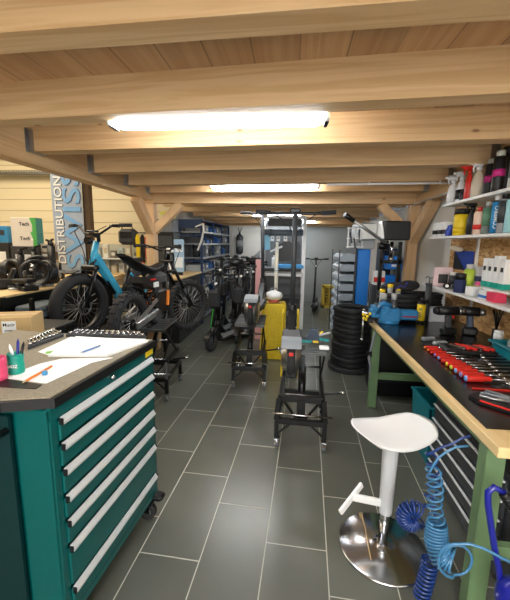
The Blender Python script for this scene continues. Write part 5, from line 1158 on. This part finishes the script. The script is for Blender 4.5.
# ================================================================== hanging extinguisher on stair wall
t = T('hanging_bottle', 'dark grey cylinder hanging on the white stair wall', 'cylinder', (-1.335, 8.70, 1.20)); MB().lathe([(.05, 0), (.085, .03), (.09, .10), (.09, .42), (.06, .48), (.025, .5), (.025, .54)], seg=22).o('cylinder', DGRY, t); MB().lathe([(.092, .15), (.092, .34)], seg=22).o('label', col(130, 130, 130), t)
MB().tube([(0, 0, .53), (-.03, .04, .60), (-.05, .095, .66)], .008, 6).tube([(0, 0, .53), (.03, .04, .60), (.05, .095, .66)], .008, 6).o('strap', BLK, t)
t = T('wall_pipe', 'thin white vertical pipe on the stair wall', 'pipe', (-1.52, 8.77, 1.0)); MB().cyl((0, 0, -.2), (0, 0, .88), .012).o('pipe', WPL, t); MB().box((0, 0, .3), (.04, .04, .02)).box((0, 0, .7), (.04, .04, .02)).o('clip', WPL, t)
# ================================================================== white frame rack in the middle back
wf = T('white_frame_rack', 'tall white metal frame rack hung with tools behind the two front scooters', 'rack', (-.17, 6.0, 0))
f = MB()
for x in (-.36, .36):
    for y in (-.02, .38): f.box((x, y, .97), (.055, .05, 1.94), .004)
for z in (.04, .95, 1.92): f.box((0, -.02, z), (.72, .05, .05), .003).box((0, .38, z), (.72, .05, .05), .003)
for x in (-.36, .36):
    for z in (.04, 1.92): f.box((x, .18, z), (.05, .38, .05), .003)
f.o('frame', WPL, wf)
MB().box((0, .18, .55), (.68, .38, .02)).box((0, .18, 1.05), (.68, .38, .02)).box((0, .38, 1.0), (.68, .012, 1.8)).o('shelves', mat('rack back', (96, 98, 100), .5), wf)
MB().box((.02, -.05, 1.83), (.56, .02, .13), .004).o('black_header', BLK, wf)
t = T('mat_roll', 'blue-grey rolled mat lying across the white frame rack', 'roll', (-.17, 5.90, 1.665)); MB().cyl((-.36, 0, 0), (.33, 0, 0), .055, seg=20).o('roll', col(110, 124, 140), t); MB().tor((-.2, 0, 0), (1, 0, 0), .057, .004, 20, 6).tor((.2, 0, 0), (1, 0, 0), .057, .004, 20, 6).o('strap', BLK, t)
for x, y, z, w, h, m, l in ((-.44, 5.86, 1.36, .12, .26, col(120, 190, 220), 'light blue cloth hanging left on the white frame rack'), (-.10, 5.92, 1.18, .30, .34, BLK, 'black jacket hanging in the middle of the white frame rack'), (.07, 5.90, 1.22, .12, .30, DGRY, 'dark grey bag hanging right on the white frame rack')):
    t = T('hanging_cloth', l, 'cloth', (x, y, z)); MB().prism([(-w / 2, 0), (w / 2, .02), (w * .45, h * .8), (w * .15, h), (-w * .15, h), (-w * .45, h * .85)], (0, 0, 0), (1, 0, 0), (0, 0, 1), (0, .035, 0)).o('cloth', m, t); MB().tor((0, .018, h + .01), (0, 1, 0), .014, .003, 14, 5).o('hook', CHR, t)
t = T('blue_tray', 'bright blue tray on the middle board of the white frame rack', 'tray', (-.02, 6.12, 1.0615)); MB().box((0, -.04, .03), (.44, .26, .06), .01).box((0, -.175, .03), (.40, .012, .05)).o('tray', col(60, 150, 210), t)
t = T('white_bundle', 'bundle of white bottles on the middle board of the white frame rack', 'bottles', (-.32, 6.05, 1.061)); 
MB().cyl((0, 0, 0), (0, 0, .18), .04).cyl((0, 0, .18), (0, 0, .22), .018).o('bottle', WPL, t); MB().cyl((0, 0, .22), (0, 0, .245), .02).o('cap', BLK, t)
for i, (x, l) in enumerate(((-.30, 'leftmost small white card clipped under the mat roll'), (-.20, 'second small white card clipped under the mat roll'), (-.08, 'third small white card clipped under the mat roll'))):
    t = T('hanging_tag', l, 'card', (-.17 + x + .12, 5.935, 1.52)); MB().box((0, 0, .04), (.06, .003, .08)).o('card', WPL, t); MB().box((0, -.002, .05), (.03, .001, .02)).o('print', BLK, t)
t = T('steel_stand', 'pale vertical work stand pole behind the yellow cabinet', 'work stand', (-.235, 5.2, 0)); MB().cyl((0, 0, .03), (0, 0, 1.42), .028).cyl((0, 0, 1.42), (.0, -.0, 1.50), .02).o('pole', mat('ivory pole', (216, 210, 190), .4), t); MB().bar((-.1, 0, 1.36), (.08, -.02, 1.44), .03, .03, .006).o('clamp_head', ALU, t); MB().box((-.0, 0, 1.1), (.07, .07, .05), .01).o('collar', ALU, t); MB().lathe([(.22, 0), (.22, .02), (.05, .035)], seg=28).o('foot', BLKM, t)
t = T('foam_sheet', 'salmon pink foam sheet standing behind the second scooter', 'sheet', (-.50, 5.2, 0)); MB().box((0, 0, .62), (.10, .03, 1.24), .004).o('sheet', col(206, 150, 146), t)
# ================================================================== far aisle: scooter and yellow crate
far = scooter('lone black scooter standing in front of the grey rear wall', (.55, 7.9, .002), R(-98), .105, .5, 1.15, DGRY, .52)
cr = T('yellow_crate', 'yellow plastic crate standing on its side against the grey rear wall', 'crate', (1.0, 8.30, 0), R(0))
m_ = MB().box((0, .14, .26), (.56, .02, .52))
for s in (-1, 1): m_.box((s * .27, 0, .26), (.02, .28, .52)).box((0, 0, .26 + s * .25), (.56, .28, .02))
m_.o('crate_shell', col(216, 184, 60), cr); m_ = MB()
for i in range(5): m_.box((-.2 + i * .10, .12, .26), (.02, .02, .36)).box((0, .12, .10 + i * .08), (.44, .02, .016))
m_.o('ribs', col(150, 120, 40), cr); m_ = MB().box((-.11, -.13, .26), (.05, .012, .3)).box((.11, -.13, .26), (.05, .012, .3)).box((0, -.13, .42), (.27, .012, .04)).box((0, -.13, .10), (.27, .012, .04)).o('lattice', col(216, 184, 60), cr)
MB().box((0, -.138, .49), (.56, .012, .06)).box((0, -.138, .03), (.56, .012, .06)).box((-.25, -.138, .26), (.06, .012, .52)).box((.25, -.138, .26), (.06, .012, .52)).o('rim', col(226, 196, 70), cr)
# ================================================================== right rear: bin shelving, blue cabinet, press
bn2 = T('bin_rack', 'grey rack of slanted pale parts bins left of the bright blue cabinet', 'bin rack', (.79, 5.16, 0))
MB().box((.12, .42, .72), (.02, .9, 1.44)).box((-.11, .0, .7), (.014, .014, 1.40)).box((-.11, .9, .7), (.014, .014, 1.40)).o('frame', DGRY, bn2)
for k in range(9):
    for j in range(3):
        b = MB().prism([(0, 0), (.22, 0), (.22, .10), (.06, .10), (0, .05)], (-.11, .01 + j * .28, .08 + k * .145), (1, 0, 0), (0, 0, 1), (0, .25, 0)).o('parts_bin', mat('pale bin', (150, 160, 168), .45), bn2)
bc_ = T('blue_cabinet', 'tall bright blue steel cabinet with pale grey upper section at the right rear', 'cabinet', (1.045, 5.16, 0))
MB().box((-.02, .3, .71), (.18, .60, 1.42), .006).o('blue_body', BLUE, bc_); MB().box((0, .3, 1.61), (.235, .58, .36), .006).o('grey_top', mat('pale grey cabinet', (176, 180, 182), .5), bc_); MB().box((.08, -.004, .8), (.012, .01, .3)).o('door_seam', BLK, bc_)
b3 = T('blue_shelf_unit', 'blue open shelf unit right of the blue cabinet, behind the black press', 'shelf unit', (1.42, 5.2, 0))
m_ = MB()
for z in (.1, .5, .86, 1.14, 1.42): m_.box((0, .2, z), (.22, .42, .02))
m_.box((0, .41, .75), (.22, .02, 1.5)).box((-.11, .2, .75), (.012, .42, 1.5)).o('shelf_boards', NAVY, b3)
for z, l in ((.87, 'lower blue bin in the blue open shelf unit'), (1.15, 'upper blue bin in the blue open shelf unit')):
    t = T('blue_bin', l, 'storage bin', (1.42, 5.16, z + .001)); MB().prism([(0, 0), (.3, 0), (.3, .18), (.1, .18), (0, .1)], (-.10, -.14, 0), (0, 1, 0), (0, 0, 1), (.2, 0, 0)).o('bin_body', BLUE, t); MB().box((0, -.141, .05), (.08, .002, .03)).o('label', WPL, t)
pr = T('arbor_press', 'black box-topped press machine on tall black posts with a long grey lever', 'press', (1.08, 3.98, 0))
MB().box((.015, .0, 1.635), (.26, .28, .20), .012).o('head_box', BLK, pr)
MB().prism([(-.15, -.09), (.14, -.09), (.14, .10), (-.02, .10)], (-.121, .0, 1.64), (0, 1, 0), (0, 0, 1), (-.006, 0, 0)).o('white_side_plate', WPL, pr)
MB().prism([(0, 1.55), (.18, 1.53), (.18, 1.72), (0, 1.72)], (-.14, .14, 0), (0, 1, 0), (0, 0, 1), (-.12, .15, 0)).o('pale_cover', mat('pale cover', (190, 192, 188), .5), pr)
m_ = MB()
for x in (-.105, .09): m_.box((x, 0, .76), (.035, .05, 1.52), .004)
m_.box((0, 0, 1.30), (.23, .05, .04)).box((0, 0, .98), (.23, .06, .04)).box((0, 0, .03), (.36, .40, .06), .01).o('frame', BLKM, pr)
MB().cyl((0.0, -.0, 1.52), (0, 0, 1.36), .018).cyl((0, 0, 1.36), (0, 0, 1.30), .03).o('ram', CHR, pr); MB().box((.02, -.02, 1.02), (.24, .14, .035), .005).o('table', STEEL, pr)
lv = MB().cyl((-.06, -.06, 1.49), (-.49, -.28, 1.735), .017, seg=12).o('lever', ALU, pr)
a = Vector((-.47, -.27, 1.724)); MB().cyl(a, a + Vector((-.10, -.051, .057)), .025, seg=12).o('lever_grip', BLK, lv)
MB().cyl((-.16, -.06, 1.47), (-.06, -.06, 1.47), .035).box((-.08, -.04, 1.47), (.06, .06, .12), .01).o('lever_hub', BLKM, pr)
t = T('red_label_box', 'white carton with red print standing on the shelf under the press', 'box', (1.20, 4.45, 1.0)); 
t.location = (1.07, 4.42, 0); MB().box((0, 0, .5), (.16, .14, .99)).o('stand', DGRY, t); MB().box((0, 0, 1.08), (.13, .1, .17), .003).o('carton', WPL, t); MB().box((0, -.051, 1.06), (.13, .001, .06)).o('red_print', RED, t)
for i, (x, h) in enumerate(((-.075, .17), (-.005, .22), (.07, .19))):
    t = T('cartridge', ('left', 'middle', 'right')[i] + ' grey cartridge with yellow cap standing behind the vise', 'cartridge', (.95 + x, 3.42, .8612)); MB().cyl((0, 0, 0), (0, 0, h), .024).o('tube', col(170, 172, 168), t); MB().cyl((0, 0, h), (0, 0, h + .03), .026).o('yellow_cap', YEL, t)
t = T('wall_hooks_rack', 'white hanging rack of small tools at the far right end of the ceiling beams', 'tool rack', (.88, 5.12, 1.45)); m_ = MB()
for x in (-.1, .0, .1): m_.box((x, 0, .13), (.016, .016, .30))
for z in (.0, .12, .26): m_.box((0, 0, z), (.24, .014, .016))
m_.o('rack_frame', WPL, t); MB().bar((-.08, -.02, .2), (-.05, -.03, .05), .03, .02).bar((.04, -.02, .24), (.06, -.03, .06), .025, .02).bar((-.02, -.02, .12), (0, -.03, -.02), .03, .02).o('tools', DGRY, t)
# ---------------------------------------------------------------- world and view
w = bpy.data.worlds.new('world'); bpy.context.scene.world = w; w.use_nodes = True
w.node_tree.nodes['Background'].inputs[0].default_value = (.9, .93, 1, 1); w.node_tree.nodes['Background'].inputs[1].default_value = .05
vs_ = bpy.context.scene.view_settings; vs_.view_transform = 'Standard'; vs_.look = 'None'; vs_.gamma = 1; vs_.exposure = 1.6; vs_.use_curve_mapping = False
